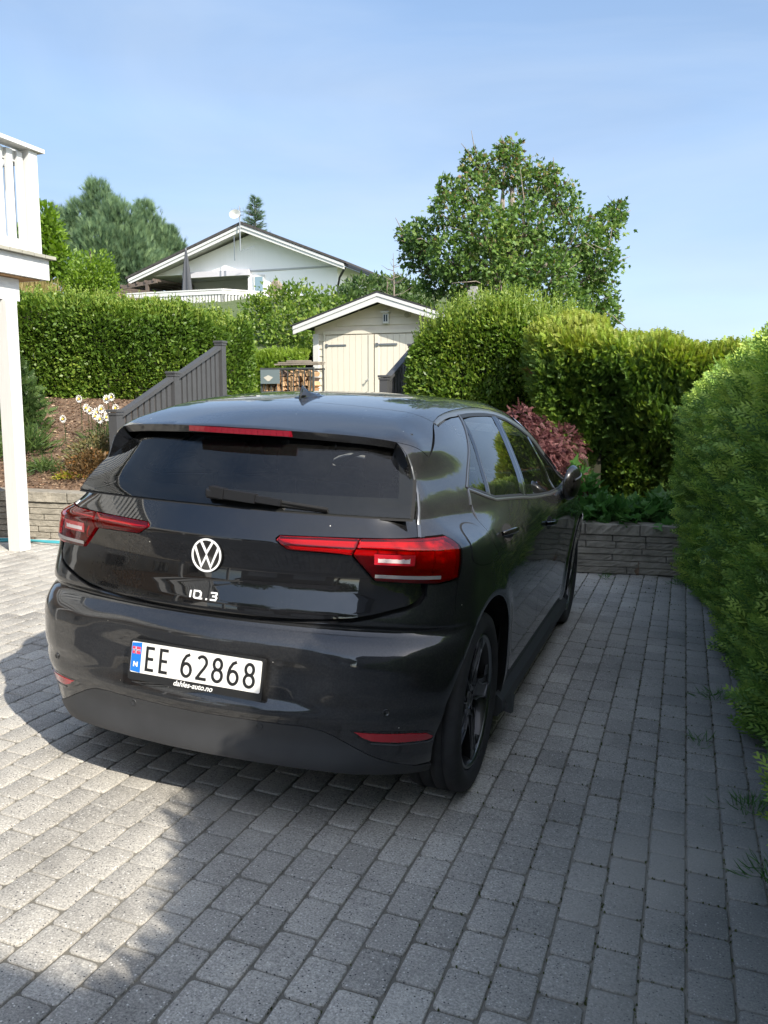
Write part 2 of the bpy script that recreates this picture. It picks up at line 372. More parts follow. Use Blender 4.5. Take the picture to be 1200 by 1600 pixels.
def smoothpoly(P, it=2):
    P = np.asarray(P, float)
    for _ in range(it): P = np.stack([P*.75+np.roll(P, -1, 0)*.25, P*.25+np.roll(P, -1, 0)*.75], 1).reshape(-1, 2)
    return P
def panel(name, mode, P3, mats, parent, ds=.022, gap=.0018, lift=0., skirt=.012, mirror=False, F=None, two=False, roundit=0, base2=False):
    P2 = to2(mode, P3) if not base2 else np.asarray(P3, float)
    if roundit: P2 = smoothpoly(P2, roundit)
    P2 = densify(P2, ds*.8); P2 = shrink(P2, gap)
    lo, hi = P2.min(0), P2.max(0); gx, gy = np.meshgrid(np.arange(lo[0], hi[0], ds), np.arange(lo[1], hi[1], ds)); gx[::2] += ds/2
    G = np.stack([gx.ravel(), gy.ravel()], -1); G = G[inpoly(G, P2)]
    if len(G):
        dmin = np.full(len(G), 9.)
        for i in range(len(P2)): dmin = np.minimum(dmin, np.hypot(G[:, 0]-P2[i, 0], G[:, 1]-P2[i, 1]))
        G = G[dmin > ds*.5]
    Q = np.vstack([P2, G]) if len(G) else P2; nb = len(P2)
    vs, _, fs, ov, _, _ = delaunay_2d_cdt([Vector(q) for q in Q], [(i, (i+1) % nb) for i in range(nb)], [], 0, 1e-7, True)
    Q = np.array([tuple(v) for v in vs]); P = from2(mode, Q, F); N = grad(P, F); P = P+N*lift
    fs = [tuple(f) for f in fs]; cen_ = np.array([Q[list(f)].mean(0) for f in fs]); kp_ = inpoly(cen_, P2); fs = [f for f, k_ in zip(fs, kp_) if k_]
    ref = {o_: i for i, oo in enumerate(ov) for o_ in oo}
    bi = [ref[i] for i in range(nb)]
    out = []
    for s in ((1, -1) if mirror == 2 else ((-1,) if mirror else (1,))):
        V = P*np.array([s, 1, 1]); NN = N*np.array([s, 1, 1]); F_ = list(fs)
        F2_ = []
        for f in F_:
            a = V[list(f)]; nrm = np.cross(a[1]-a[0], a[2]-a[0])
            if np.linalg.norm(nrm) < 1e-10: continue
            F2_.append(f if nrm@NN[f[0]] > 0 else f[::-1])
        F_ = F2_
        nrmls = [tuple(n) for n in NN]; VV = V.tolist(); n0 = len(VV)
        if skirt:
            top = [VV[i] for i in bi]; bot = [(V[i]-NN[i]*skirt).tolist() for i in bi]
            cen = V[bi].mean(0); VV += top+bot
            tn = []
            for k in range(nb):
                i0, i1 = bi[k-1], bi[(k+1) % nb]; t = V[i1]-V[i0]; h = np.cross(t, NN[bi[k]]); h /= np.linalg.norm(h)+1e-9; tn.append(h)
            tn = np.array(tn)
            # outwards: away from the neighbouring interior
            A = np.sum(P2[:, 0]*np.roll(P2[:, 1], -1)-np.roll(P2[:, 0], -1)*P2[:, 1])
            test = V[bi[0]]+tn[0]*1e-3
            q = to2(mode, (test*np.array([s, 1, 1]))[None])
            if inpoly(q, P2)[0]: tn = -tn
            nrmls += [tuple(t) for t in tn]*2
            for k in range(nb):
                j = (k+1) % nb; f = (n0+k, n0+j, n0+nb+j, n0+nb+k)
                a = np.array([VV[f[0]], VV[f[1]], VV[f[2]]]); m = np.cross(a[1]-a[0], a[2]-a[1])
                F_.append(f if m@tn[k] > 0 else f[::-1])
        o = npmesh(name, VV, F_, mats, smooth=True, parent=parent)
        if len(o.data.vertices) == len(nrmls): o.data.normals_split_custom_set_from_vertices(nrmls)
        out.append(o)
    return out if mirror == 2 else out[0]
def s3(*q): return from2('S', q)
def r3(*q): return from2('R', q)
def t3(*q): return from2('T', q)
def ribbon(mb, P3, w, lift, mi=0, th=.006, F=None, mirror=False, ds=.03):
    P = densify(P3, ds, False); N = grad(P, F); T = np.gradient(P, axis=0); T /= np.linalg.norm(T, axis=1, keepdims=True)
    B = np.cross(T, N); B /= np.linalg.norm(B, axis=1, keepdims=True); wv = np.asarray(w, float)
    if wv.ndim: wv = np.interp(np.linspace(0, 1, len(P)), np.linspace(0, 1, len(wv)), wv)[:, None]
    for s in ((1, -1) if mirror else (1,)):
        a, b = P+B*wv/2+N*lift, P-B*wv/2+N*lift; c, d = b-N*th, a-N*th; m = P+N*(lift+.12*np.mean(w)) if mi != 'flat' else P
        V = np.stack([a, m, b, c, d], 1).reshape(-1, 3)*np.array([s, 1, 1]); F_ = []
        for i in range(len(P)-1):
            for k in range(5): F_.append((i*5+k, i*5+(k+1) % 5, i*5+5+(k+1) % 5, i*5+5+k))
        F_ += [tuple(range(5)), tuple((len(P)-1)*5+k for k in range(4, -1, -1))]
        mb.add(V, F_, 0)
def resurf(P3, mode):
    """put 3-D points back on the body"""
    return from2(mode, to2(mode, np.asarray(P3, float)))

car = empty('parked_car', CARM)
tag(car, 'dark grey electric hatchback parked on the paving, seen from its rear right corner', 'car')
sym = lambda P: [(-x, y, z) for x, y, z in reversed(P)]
# key curves on the right-hand side, (y, z)
rail_o = [(.121, 1.41), (.18, 1.421), (.24, 1.432), (.36, 1.446), (.535, 1.459), (.75, 1.468), (.956, 1.471), (1.2, 1.464), (1.42, 1.443), (1.6, 1.408), (1.78, 1.355), (1.95, 1.292), (2.12, 1.215), (2.3, 1.120), (2.42, 1.05)]
dlo_t = [(.503, 1.432), (.65, 1.438), (.8, 1.440), (1.0, 1.440), (1.2, 1.432), (1.38, 1.412), (1.56, 1.372), (1.72, 1.322), (1.88, 1.262), (2.04, 1.190), (2.2, 1.108), (2.33, 1.03)]
dlo_b = [(2.33, 1.03), (1.95, 1.015), (1.523, 1.022), (1.2, 1.040), (.95, 1.058), (.79, 1.075), (.55, 1.092), (.345, 1.105), (.096, 1.163)]
door_r = [(.096, 1.163), (.070, 1.115), (.045, 1.047), (.055, .965), (.15, .865), (.31, .73), (.44, .58), (.54, .45), (.60, .26)]
bl = [(.87, 1.066), (.95, 1.0), (1.06, .93), (1.16, .87), (1.19, .76), (1.21, .5), (1.22, .26)]
S3 = lambda L_: [tuple(p) for p in from2('S', L_)]
rail3 = S3(rail_o)
# roof, spoiler
seam = [(-.595, .121), (-.533, .085), (-.4, .066), (-.225, .055), (0, .05), (.225, .055), (.4, .066), (.533, .085), (.595, .121)]
seam3 = [tuple(p) for p in t3(*seam[1:-1])]; seam3 = [(-rail3[0][0],)+rail3[0][1:]]+seam3+[rail3[0]]
wtop = [(x, 1.76+.0*x-.10*x*x, 0) for x in np.linspace(rail3[9][0]-.0, -rail3[9][0], 9)]
roof_edge = rail3[:10]+[(x, 1.70-.28*x*x, 0) for x in (.45, .3, .15, 0, -.15, -.3, -.45)]+sym(rail3[:10])
roof_edge = [p for p in roof_edge]
panel('roof', 'T', roof_edge+seam3[1:-1], M_paint, car, ds=.035)
lip = [(-.577, -.267, 1.343), (-.461, -.30, 1.356), (-.217, -.352, 1.362), (0, -.366, 1.364), (.217, -.352, 1.362), (.461, -.30, 1.356), (.577, -.267, 1.343)]
sp_side = [(.577, -.267, 1.343), (.615, -.205, 1.318), (.659, -.136, 1.288)]
gapU = [(.659, -.136, 1.288), (.632, -.02, 1.35), (.607, .07, 1.392), rail3[0]]
gapL = [(.659, -.136, 1.288), (.685, -.21, 1.20), (.705, -.285, 1.11), (.730, -.372, 1.032)]
pg = lip+sp_side[1:]+gapU[1:]+list(reversed(seam3))[1:]+sym(gapU)[1:]+sym(sp_side)[1:-1]
panel('roof_spoiler', 'G', resurf(pg, 'G'), M_paint, car, ds=.025, skirt=.03)
# hatch: opening of the glass, narrow black winglets, painted side strips
gl_edge = [(.577, -.267, 1.343), (.603, -.265, 1.30), (.622, -.272, 1.268), (.640, -.283, 1.225), (.655, -.295, 1.18), (.668, -.315, 1.135), (.682, -.34, 1.088)]
wing_o = [(.577, -.267, 1.343), (.612, -.262, 1.30), (.634, -.264, 1.262), (.655, -.275, 1.215), (.672, -.290, 1.17), (.690, -.320, 1.12), (.703, -.355, 1.07), (.713, -.388, 1.032)]
hatch = empty('tailgate'); hatch.parent = car
def both(name, mode, P, m, parent, **k): return panel(name, mode, P, m, parent, mirror=2, **k)
Pw = resurf(gl_edge+[(.695, -.385, 1.032)]+list(reversed(wing_o))[:-1], 'G')
both('winglet', 'G', Pw, M_gloss, hatch, ds=.015, gap=.0005, skirt=.09)
Ps = resurf(wing_o+list(reversed(gapL))+[(.615, -.205, 1.318)], 'G')
both('side_strip', 'G', Ps, M_paint, hatch, ds=.02, gap=.001)
mb = MB(); ribbon(mb, resurf(wing_o[1:], 'G')+np.array([.002, 0, 0]), [.004, .012, .013, .012], .002, mirror=True)
mb.build('winglet_trim', M_satin, hatch, smooth=False)
# glass set deeper towards the spoiler
def Fglass(P):
    x = np.abs(P[..., 0]); y = P[..., 1]; z = P[..., 2]
    return (rearf(x, z)+.075*sst(z, 1.085, 1.36)+.05*sst(x, .45, .72)*sst(z, 1.085, 1.3)) - y
glp = [(0, 1.375), (.217, 1.373), (.461, 1.367), (.59, 1.355), (.622, 1.28), (.645, 1.225), (.662, 1.18), (.675, 1.135), (.684, 1.093), (.5, 1.0955), (.385, 1.097), (0, 1.099)]
glp = glp+[(-x, z) for x, z in reversed(glp[1:-1])]
o = panel('rear_window', 'R', glp, M_rglass, hatch, ds=.03, F=Fglass, skirt=0, base2=True)
mb = MB()
fr = [(.60, 1.345), (.622, 1.28), (.643, 1.225), (.660, 1.18), (.673, 1.135), (.682, 1.093)]
def Pg(L_, dy=0): 
    P = from2('R', L_, Fglass); P[:, 1] += dy; return P
a = Pg([(x-.045, z) for x, z in fr], .004); b = Pg([(x+.01, z) for x, z in fr], .004)
for s in (1, -1):
    V = np.vstack([a, b])*np.array([s, 1, 1]); n = len(fr); mb.add(V, [(i, i+1, n+i+1, n+i) for i in range(n-1)])
t_ = [(x, 1.372) for x in np.linspace(-.6, .6, 15)]; u_ = [(x, 1.33) for x in np.linspace(-.6, .6, 15)]
V = np.vstack([Pg(t_, .004), Pg(u_, .004)]); mb.add(V, [(i, i+1, 15+i+1, 15+i) for i in range(14)])
t_ = [(x, 1.155+.0*x) for x in np.linspace(-.66, .66, 15)]; u_ = [(x, 1.085) for x in np.linspace(-.69, .69, 15)]
V = np.vstack([Pg(t_, .004), Pg(u_, .004)]); mb.add(V, [(i, i+1, 15+i+1, 15+i) for i in range(14)])
mb.build('window_border', M_seal, hatch)
# underside of the spoiler and high brake light
lipR = from2('G', to2('G', lip)); mb = MB()
V = []; 
for p in lipR: V.append(p+np.array([0, .004, -.001]))
for p in lipR: V.append(p+np.array([0, .10, -.030]))
n = len(lip); mb.add(V, [(i, i+1, n+i+1, n+i) for i in range(n-1)]); mb.build('spoiler_underside', M_seal, hatch)
mb = MB()
for x0 in np.linspace(-.208, .208, 18)[:-1]:
    x1 = x0+.0245-.001
    for xa, xb in ((x0, x1),):
        pa, pb = r3((xa, 1.360), (xb, 1.360)); mb.add([pa+[0, -.006, .006], pb+[0, -.006, .006], pb+[0, -.004, -.014], pa+[0, -.004, -.014], pa+[0, .03, .004], pb+[0, .03, .004], pb+[0, .03, -.016], pa+[0, .03, -.016]],
            [(0, 1, 2, 3), (4, 7, 6, 5), (0, 4, 5, 1), (3, 2, 6, 7), (0, 3, 7, 4), (1, 5, 6, 2)])
mb.build('brake_light', M_brake, hatch)
# lower hatch skin, notched round the lamps
tgr = [(0, 1.094), (.2, 1.0935), (.385, 1.092), (.55, 1.090), (.684, 1.087), (.697, 1.06), (.7155, 1.033), (.676, 1.030), (.535, 1.0262), (.264, 1.0195), (.2525, 1.009), (.2555, 1.000), (.298, .9725), (.512, .9682), (.592, .884), (.738, .881),
       (.746, .845), (.729, .820), (.700, .805), (.658, .792), (.6, .774), (.533, .759), (.45, .749), (.357, .743), (.2, .739), (0, .737)]
tgp = tgr+[(-x, z) for x, z in reversed(tgr[1:-1])]
panel('hatch_skin', 'C', from2('R', tgp), M_gloss, hatch, ds=.014, gap=.001)
# dark shell behind every joint
def shell(name, mode, P3, parent, d=.027, mat_=None, mirror=0, ds=.04): return panel(name, mode, P3, mat_ or M_seal, parent, ds=ds, lift=-d, skirt=0, mirror=mirror)
inner = empty('inner_shell'); inner.parent = car
Pz = [(0, .24), (0, 1.08), (.68, 1.07), (.725, 1.03)]
shell('rear_inner', 'C', [tuple(p) for p in from2('C', [(-.93, .25), (-.93, .82), (-.86, 1.02), (-.75, 1.03), (-.6, 1.075), (.6, 1.075), (.75, 1.03), (.86, 1.02), (.93, .82), (.93, .25)])], inner)
# ---- tail lamps ----
M_strip = pbr('clear_strip', (.42, .38, .37), .2, metal=.4, bump=.8, bscale=300, stretch=(1, 1, .05), bdist=.002)
def Flens(P): 
    x = np.abs(P[..., 0]); z = P[..., 2]
    return Fb(P)-.010*sst(x, .24, .34)*sst(z, .87, .90)*(1-sst(z, 1.005, 1.035))
big = [(.537, 1.0245), (.60, 1.0265), (.676, 1.029), (.745, 1.030), (.783, 1.031), (.806, 1.019), (.824, 1.004), (.831, .95), (.836, .897), (.815, .888), (.784, .881), (.69, .882), (.595, .884), (.556, .926), (.517, .9685)]
big3 = [(.537, -.481, 1.0245), (.60, -.46, 1.0265), (.676, -.425, 1.029), (.745, -.355, 1.030), (.783, -.296, 1.031), (.806, -.288, 1.019), (.823, -.284, 1.004), (.831, -.30, .95), (.836, -.322, .897), (.815, -.355, .888), (.784, -.384, .881), (.69, -.44, .882), (.595, -.475, .884), (.556, -.485, .926), (.517, -.496, .9685)]
sml3 = [(.256, -.549, 1.003), (.265, -.542, 1.0185), (.4, -.52, 1.0225), (.5335, -.482, 1.0242), (.5135, -.497, .9695), (.42, -.525, .9735), (.298, -.545, .9745)]
for s in (1, -1):
    tl = empty('tail_lamp'); tl.parent = car
    sl_ = empty('hatch_lamp'); sl_.parent = hatch
    for P3, par in ((big3, tl), (sml3, sl_)):
        pp = resurf(P3, 'C')
        panel('lens', 'C', pp, M_redl, par, ds=.012, gap=.0015, lift=.001, skirt=.004, mirror=(s < 0), F=Flens)
        panel('reflector', 'C', pp, M_redin, par, ds=.02, gap=.001, lift=-.018, skirt=0, mirror=(s < 0))
        panel('housing_edge', 'C', pp, M_redb, par, ds=.02, gap=.0001, lift=-.020, skirt=-.019, mirror=(s < 0))
    mb = MB()
    def strip(z0, z1, x0, x1, lift, n=10):
        Q = [(x, z0) for x in np.linspace(x0, x1, n)]+[(x, z1) for x in np.linspace(x1, x0, n)]
        return from2('R', Q)
    def barp(name, z0, z1, xs, lift, m, par):
        a = from2('R', [(x, z1) for x in xs]); b = from2('R', [(x, z0) for x in xs]); na = grad(a); nb_ = grad(b); q = MB()
        V = np.vstack([a+na*lift, b+nb_*lift, a+na*(lift-.008), b+nb_*(lift-.008)])*np.array([s, 1, 1]); n = len(xs)
        F_ = []
        for i in range(n-1):
            F_ += [(i, i+1, n+i+1, n+i), (2*n+i, 2*n+i+1, i+1, i), (n+i, n+i+1, 3*n+i+1, 3*n+i)]
        F_ += [(0, n, 3*n, 2*n), (n-1, 2*n-1, 4*n-1, 3*n-1)]
        q.add(V, F_); q.build(name, m, par)
    barp('light_bar', .950, .972, np.linspace(.60, .70, 6), .0118, M_clear, tl)
    barp('light_surround', .942, .980, np.linspace(.588, .715, 8), .0112, M_redb, tl)
    barp('indicator_strip', .896, .908, np.linspace(.592, .79, 16), .0115, M_strip, tl)
    for zz, x0, x1 in ((1.002, .53, .80), (.925, .57, .80)): barp('lamp_rib', zz-.0045, zz+.0045, np.linspace(x0, x1, 14), -.010, M_redb, tl)
    barp('lamp_rib', .996, 1.001, np.linspace(.28, .52, 10), -.010, M_redb, sl_)
    for xx in (.60, .66, .72, .775): barp('lamp_rib', .912, .996, np.linspace(xx, xx+.004, 2), -.012, M_redb, tl)
# ---- rear bumper ----
# lower edge (against the grey skirt), right half, 3-D hits
d_top = [(0, -.656, .387), (.2, -.647, .389), (.304, -.634, .388), (.38, -.62, .388), (.43, -.611, .385), (.47, -.602, .377), (.514, -.592, .360), (.56, -.575, .335), (.618, -.555, .305), (.66, -.53, .283), (.705, -.49, .262), (.75, -.43, .240), (.79, -.35, .222)]
d_bot = [(.79, -.345, .188), (.75, -.42, .200), (.70, -.48, .212), (.62, -.54, .225), (.5, -.585, .234), (.335, -.624, .240), (.15, -.645, .244), (0, -.652, .245)]
bt = [(0, .7225), (.2, .7245), (.357, .7285), (.45, .7345), (.533, .745), (.6, .7605), (.658, .779), (.705, .793), (.740, .812), (.7585, .842)]
bt3 = [tuple(p) for p in from2('R', bt)]+[(.751, -.405, .8775), (.784, -.384, .8775), (.815, -.355, .884), (.838, -.318, .892)]
ARC = .378
arch_r = [(-ARC*math.cos(t), .352+ARC*math.sin(t)) for t in np.linspace(0, math.pi, 40)]
bs = S3([(-.318, .892), (-.345, .80), (-.352, .72)])
kk = [p for p in arch_r if p[0] < -.285]
kk = [(-.345, .222), (-.368, .28)]+[p for p in kk]
bumper_side = [(-.352, .72)]+[(-.31, .60)]
arch_low = S3([(-.329, .600), (-.362, .54), (-.388, .475), (-.399, .41), (-.396, .352), (-.385, .29), (-.360, .235)])
bR = bt3+[tuple(p) for p in bs[1:2]]+S3([(-.335, .68)])+arch_low
bfull = bR+list(reversed(d_top[:-1]))
P2r = resurf(bfull, 'C')
full = [tuple(p) for p in P2r]; left = [(-x, y, z) for x, y, z in reversed(full[1:-1])]
bumper = panel('rear_bumper', 'C', full+left, M_paint, car, ds=.014, gap=.0012, skirt=.02)
Pd = d_top+d_bot; Pd = [tuple(p) for p in resurf(Pd, 'C')]
Fd = lambda P: Fb(P)
def Fdif(P):
    z = P[..., 2]; return Fb(P)-.010*sst(z, .27, .25)+.012*np.exp(-((z-.315)/.03)**2)-.004
def sst2(x, a, b): return sst(x, a, b)
panel('rear_skirt', 'C', Pd+[(-x, y, z) for x, y, z in reversed(Pd[1:-1])], M_plast, car, ds=.014, gap=.001, lift=.002, skirt=.04)
for x, z, m in ((-.255, .372, 0), (.253, .372, 0), (.675, .458, 1), (-.675, .458, 1)):
    p = from2('R', [(x, z)])[0]; n = grad(p[None])[0]; q = MB()
    V, F_ = lathe([(.0125, 0), (.0125, .0035), (.010, .0045), (.009, .002), (.0001, .002)], 20)
    Rm = Vector(n).to_track_quat('X', 'Z').to_matrix(); V = [Rm @ Vector(v)+Vector(p) for v in V]; q.add(V, F_); q.build('parking_sensor', M_plast if not m else M_paint, bumper, smooth=True)
refl3 = resurf([(.573, -.578, .384), (.66, -.53, .383), (.735, -.475, .380), (.79, -.44, .372), (.812, -.418, .356), (.808, -.418, .344), (.797, -.43, .340), (.70, -.50, .343), (.63, -.55, .350), (.60, -.565, .362)], 'C')
for s in (1, -1):
    panel('reflector', 'C', refl3, M_redb, bumper, ds=.02, gap=.003, lift=.0035, skirt=.006, mirror=(s < 0))
    panel('reflector_frame', 'C', shrink(to2('C', refl3), -.006), M_gloss, bumper, ds=.02, gap=0, lift=.0012, skirt=.004, mirror=(s < 0), base2=True)
mb = MB(); ribbon(mb, refl3[[4, 5, 6, 7, 8]]+np.array([0, 0, -.006]), .005, .004, mirror=True); mb.build('reflector_trim', M_satin, bumper)
# ---- quarter panels, doors, fenders ----
arc = [(-.412*math.cos(t), .352+.412*math.sin(t)) for t in np.linspace(.645, math.pi-.0, 40)]
arc_f = [(2.77-.412*math.cos(t), .352+.412*math.sin(t)) for t in np.linspace(0, math.pi, 44)]
q_top = [(.121, 1.41), (.07, 1.392), (-.02, 1.35), (-.136, 1.288), (-.21, 1.20), (-.285, 1.11), (-.372, 1.0335), (-.296, 1.0345), (-.282, 1.019), (-.279, 1.004), (-.297, .95), (-.318, .894), (-.345, .80), (-.345, .68), (-.329, .600)]
rail_i = [(.503, 1.432), (.36, 1.426), (.265, 1.417), (.18, 1.405), (.12, 1.395)]
quarter = q_top+arc[1:]+[(.412, .24), (.60, .24)]+list(reversed(door_r))[:-1]+[(.088, 1.17), (.2, 1.235), (.3, 1.295), (.40, 1.36)]+rail_i
def dedupe(L_):
    o_ = [L_[0]]
    for p in L_[1:]:
        if abs(p[0]-o_[-1][0])+abs(p[1]-o_[-1][1]) > 1e-5: o_.append(p)
    return o_
doorR = [(.096, 1.163)]+list(reversed(dlo_b))[1:6]
rd = [p for p in dlo_b if p[0] < .9][::-1]+[(.87, 1.066)]+bl[1:]+[(.60, .26)]+list(reversed(door_r))[1:-1]
fdl = [(2.02, 1.016), (2.06, .95), (2.20, .86), (2.24, .75), (2.24, .40), (2.20, .26)]
fd = [(.87, 1.066), (.95, 1.058), (1.2, 1.040), (1.523, 1.022), (1.95, 1.015)]+fdl+list(reversed(bl))[:-1]
hood_s = [(2.42, 1.035), (2.6, .985), (2.8, .945), (3.0, .905), (3.2, .86), (3.3, .82)]
fender = [(2.02, 1.016), (2.33, 1.03), (2.42, 1.045)]+hood_s[1:]+[(3.30, .60)]+[(3.27, .55), (3.182, .352)]+list(reversed(arc_f))[1:]+[(2.358, .24), (2.21, .24)]+list(reversed(fdl))[1:-1]
for s, nm in ((0, 'right'), (1, 'left')):
    qp = panel('quarter_panel', 'S', dedupe(quarter), M_paint, car, ds=.018, gap=.0014, skirt=.02, mirror=s, base2=True)
    if s == 0:
        qq = smoothpoly([(-.148, 1.052), (-.005, 1.045), (.012, .99), (.024, .91), (-.04, .900), (-.20, .920), (-.255, .955)], 3)
        panel('fuel_flap', 'S', qq, M_paint, qp, ds=.02, gap=.001, lift=.0022, skirt=.003, base2=True)
        panel('flap_gap', 'S', shrink(qq, -.0035), M_seal, qp, ds=.02, gap=0, lift=.0006, skirt=.002, base2=True)
    for nm2, poly, hy, hz in (('rear_door', rd, .30, .972), ('front_door', fd, 1.31, .890)):
        dr = panel(nm2, 'S', dedupe(poly), M_paint, car, ds=.022, gap=.0016, skirt=.02, mirror=s, base2=True)
        # handle: recess plate and a grip bar
        sg = -1 if s else 1; q = MB(); N = 14; V = []; F_ = []
        for i in range(N+1):
            t = i/N; y = hy-.10+.20*t; p = from2('S', [(y, hz-.012*(t-.5))])[0]; n = grad(p[None])[0]
            out_ = .034*math.sin(math.pi*min(1, max(0, t)))**.45+.002; hw = .014-.003*abs(t-.5)*2
            for k in range(8):
                a = 2*math.pi*k/8; c = p+n*(out_+.008*math.cos(a))+np.array([0, 0, hw*math.sin(a)]); V.append((c[0]*sg, c[1], c[2]))
        for i in range(N):
            for k in range(8): F_.append((i*8+k, i*8+(k+1) % 8, i*8+8+(k+1) % 8, i*8+8+k))
        q.add(V, F_); q.build('handle', M_gloss, dr, smooth=True)
        qq = [(hy+.085*math.cos(t), hz+.034*math.sin(t)) for t in np.linspace(0, 2*math.pi, 25)[:-1]]
        panel('handle_recess', 'S', qq, M_seal, dr, ds=.02, gap=0, lift=.0012, skirt=.002, mirror=s, base2=True)
    panel('front_fender', 'S', dedupe(fender), M_paint, car, ds=.03, gap=.0016, skirt=.02, mirror=s, base2=True)
    # glazing
    gy = lambda P: dedupe(P)
    g1 = [(.100, 1.166), (.458, 1.408), (.267, 1.1215)]
    g2 = [(.300, 1.114), (.535, 1.4215), (.65, 1.428), (.8, 1.431), (1.0, 1.431), (1.118, 1.427), (.80, 1.08), (.55, 1.099), (.345, 1.112)]
    g2 = [(.300, 1.116), (.52, 1.420), (.65, 1.428), (.8, 1.431), (1.0, 1.430), (1.118, 1.426), (.97, 1.24), (.82, 1.078), (.55, 1.098), (.345, 1.111)]
    g3 = [(.855, 1.075), (1.01, 1.25), (1.19, 1.424), (1.38, 1.402), (1.56, 1.362), (1.66, 1.335), (1.72, 1.18), (1.74, 1.03), (1.523, 1.030), (1.2, 1.048), (.95, 1.065)]
    g4 = [(1.80, 1.028), (1.775, 1.18), (1.74, 1.305), (1.88, 1.250), (2.04, 1.178), (2.2, 1.096), (2.30, 1.038), (1.95, 1.024)]
    for nm2, g in (('rear_quarter_window', g1), ('rear_door_window', g2), ('front_door_window', g3), ('front_quarter_window', g4)):
        panel(nm2, 'S', g, M_glass, car, ds=.05, gap=.0, skirt=0, lift=-.002, mirror=s, base2=True)
# pillars and frames: dark ribbons on the body, then the satin trim
def rib(name, lines, w, lift, m, parent=car, mirror=True, th=.006):
    q = MB()
    for l in lines: ribbon(q, from2('S', densify(l, .03, False)), w, lift, mirror=mirror, th=th)
    return q.build(name, m, parent, smooth=False)
rib('window_frame', [[(.275, 1.118), (.49, 1.418)], [(.835, 1.072), (1.155, 1.427)], [(.89, 1.07), (1.19, 1.42)], [(.81, 1.08), (1.12, 1.43)], [(1.77, 1.025), (1.75, 1.18), (1.70, 1.318)]], .040, -.001, M_gloss, th=.02)
rib('window_seal', [dlo_t, dlo_b], .022, .0008, M_dark)
rib('window_divider', [[(.283, 1.112), (.497, 1.425)], [(.845, 1.068), (.985, 1.225), (1.168, 1.43)], [(1.765, 1.03), (1.75, 1.18), (1.70, 1.318)]], .012, .002, M_satin)
rib('window_trim', [[(2.33, 1.022), (1.95, 1.008), (1.523, 1.015), (1.2, 1.033), (.95, 1.051), (.79, 1.067), (.55, 1.085), (.345, 1.098), (.22, 1.125), (.090, 1.158)], [(.090, 1.158), (.066, 1.112), (.058, 1.10)], [(.085, 1.165), (.2, 1.240), (.3, 1.300), (.40, 1.365), (.503, 1.437)]], .013, .003, M_satin)
# roof rail trim: a full band between roof and glass
ro, ri = from2('S', densify(rail_o[:13], .04, False)), None
ri_src = list(reversed(rail_i))+dlo_t[1:10]; ri = from2('S', densify([(y, z+.004) for y, z in ri_src], .04, False))
def resample(P, n):
    d = np.r_[0, np.cumsum(np.linalg.norm(np.diff(P, axis=0), axis=1))]; t = np.linspace(0, d[-1], n); return np.stack([np.interp(t, d, P[:, i]) for i in range(3)], -1)
na_ = 60; ro, ri = resample(ro, na_), resample(ri, na_)
for s in (1, -1):
    V = []
    for k in range(5):
        f = k/4; P = ro*(1-f)+ri*f; P = from2('S', to2('S', P)); N = grad(P); V.append((P+N*(.003 if 0 < k < 4 else -.001))*np.array([s, 1, 1]))
    V = np.array(V).reshape(-1, 3); F_ = [(k*na_+i, k*na_+i+1, (k+1)*na_+i+1, (k+1)*na_+i) for k in range(4) for i in range(na_-1)]
    npmesh('roof_rail', V, F_, M_satin if 0 else MATS['rail_grey'] if 'rail_grey' in MATS else pbr('rail_grey', (.10, .105, .11), .32, metal=.5, coat=.3), smooth=True, parent=car)
# windscreen, bonnet, nose
ws = [(x, 1.70-.28*x*x, 0) for x in (-.45, -.3, -.15, 0, .15, .3, .45)]+[tuple(p) for p in rail3[10:]]+[(x, 2.74-.5*x*x, 0) for x in (.7, .45, .2, 0, -.2, -.45, -.7)]+sym([tuple(p) for p in rail3[10:]])
panel('windscreen', 'T', ws, M_glass, car, ds=.06, skirt=0)
hs3 = S3(hood_s)
hood = [(x, 2.76-.5*x*x, 0) for x in (-.70, -.45, -.2, 0, .2, .45, .70)]+hs3+[(.5, 3.38, 0), (.25, 3.42, 0), (0, 3.43, 0), (-.25, 3.42, 0), (-.5, 3.38, 0)]+sym(hs3)
panel('bonnet', 'T', hood, M_paint, car, ds=.05)
nose = [(-1.25, .24), (-1.25, .60), (-.95, .80), (-.5, .78), (0, .77), (.5, .78), (.95, .80), (1.25, .60), (1.25, .24), (.8, .22), (0, .21), (-.8, .22)]
panel('front_bumper', 'D', nose, M_paint, car, ds=.05, base2=True, skirt=.02)
for s in (1, -1):
    panel('headlight', 'D', [(.42, .69), (.95, .76), (.99, .68), (.48, .62)], M_clear, car, ds=.05, lift=.003, skirt=.004, mirror=(s < 0), base2=True)
panel('lower_grille', 'D', [(-.6, .28), (-.6, .42), (.6, .42), (.6, .28)], M_dark, car, ds=.06, lift=.003, skirt=.004, base2=True)
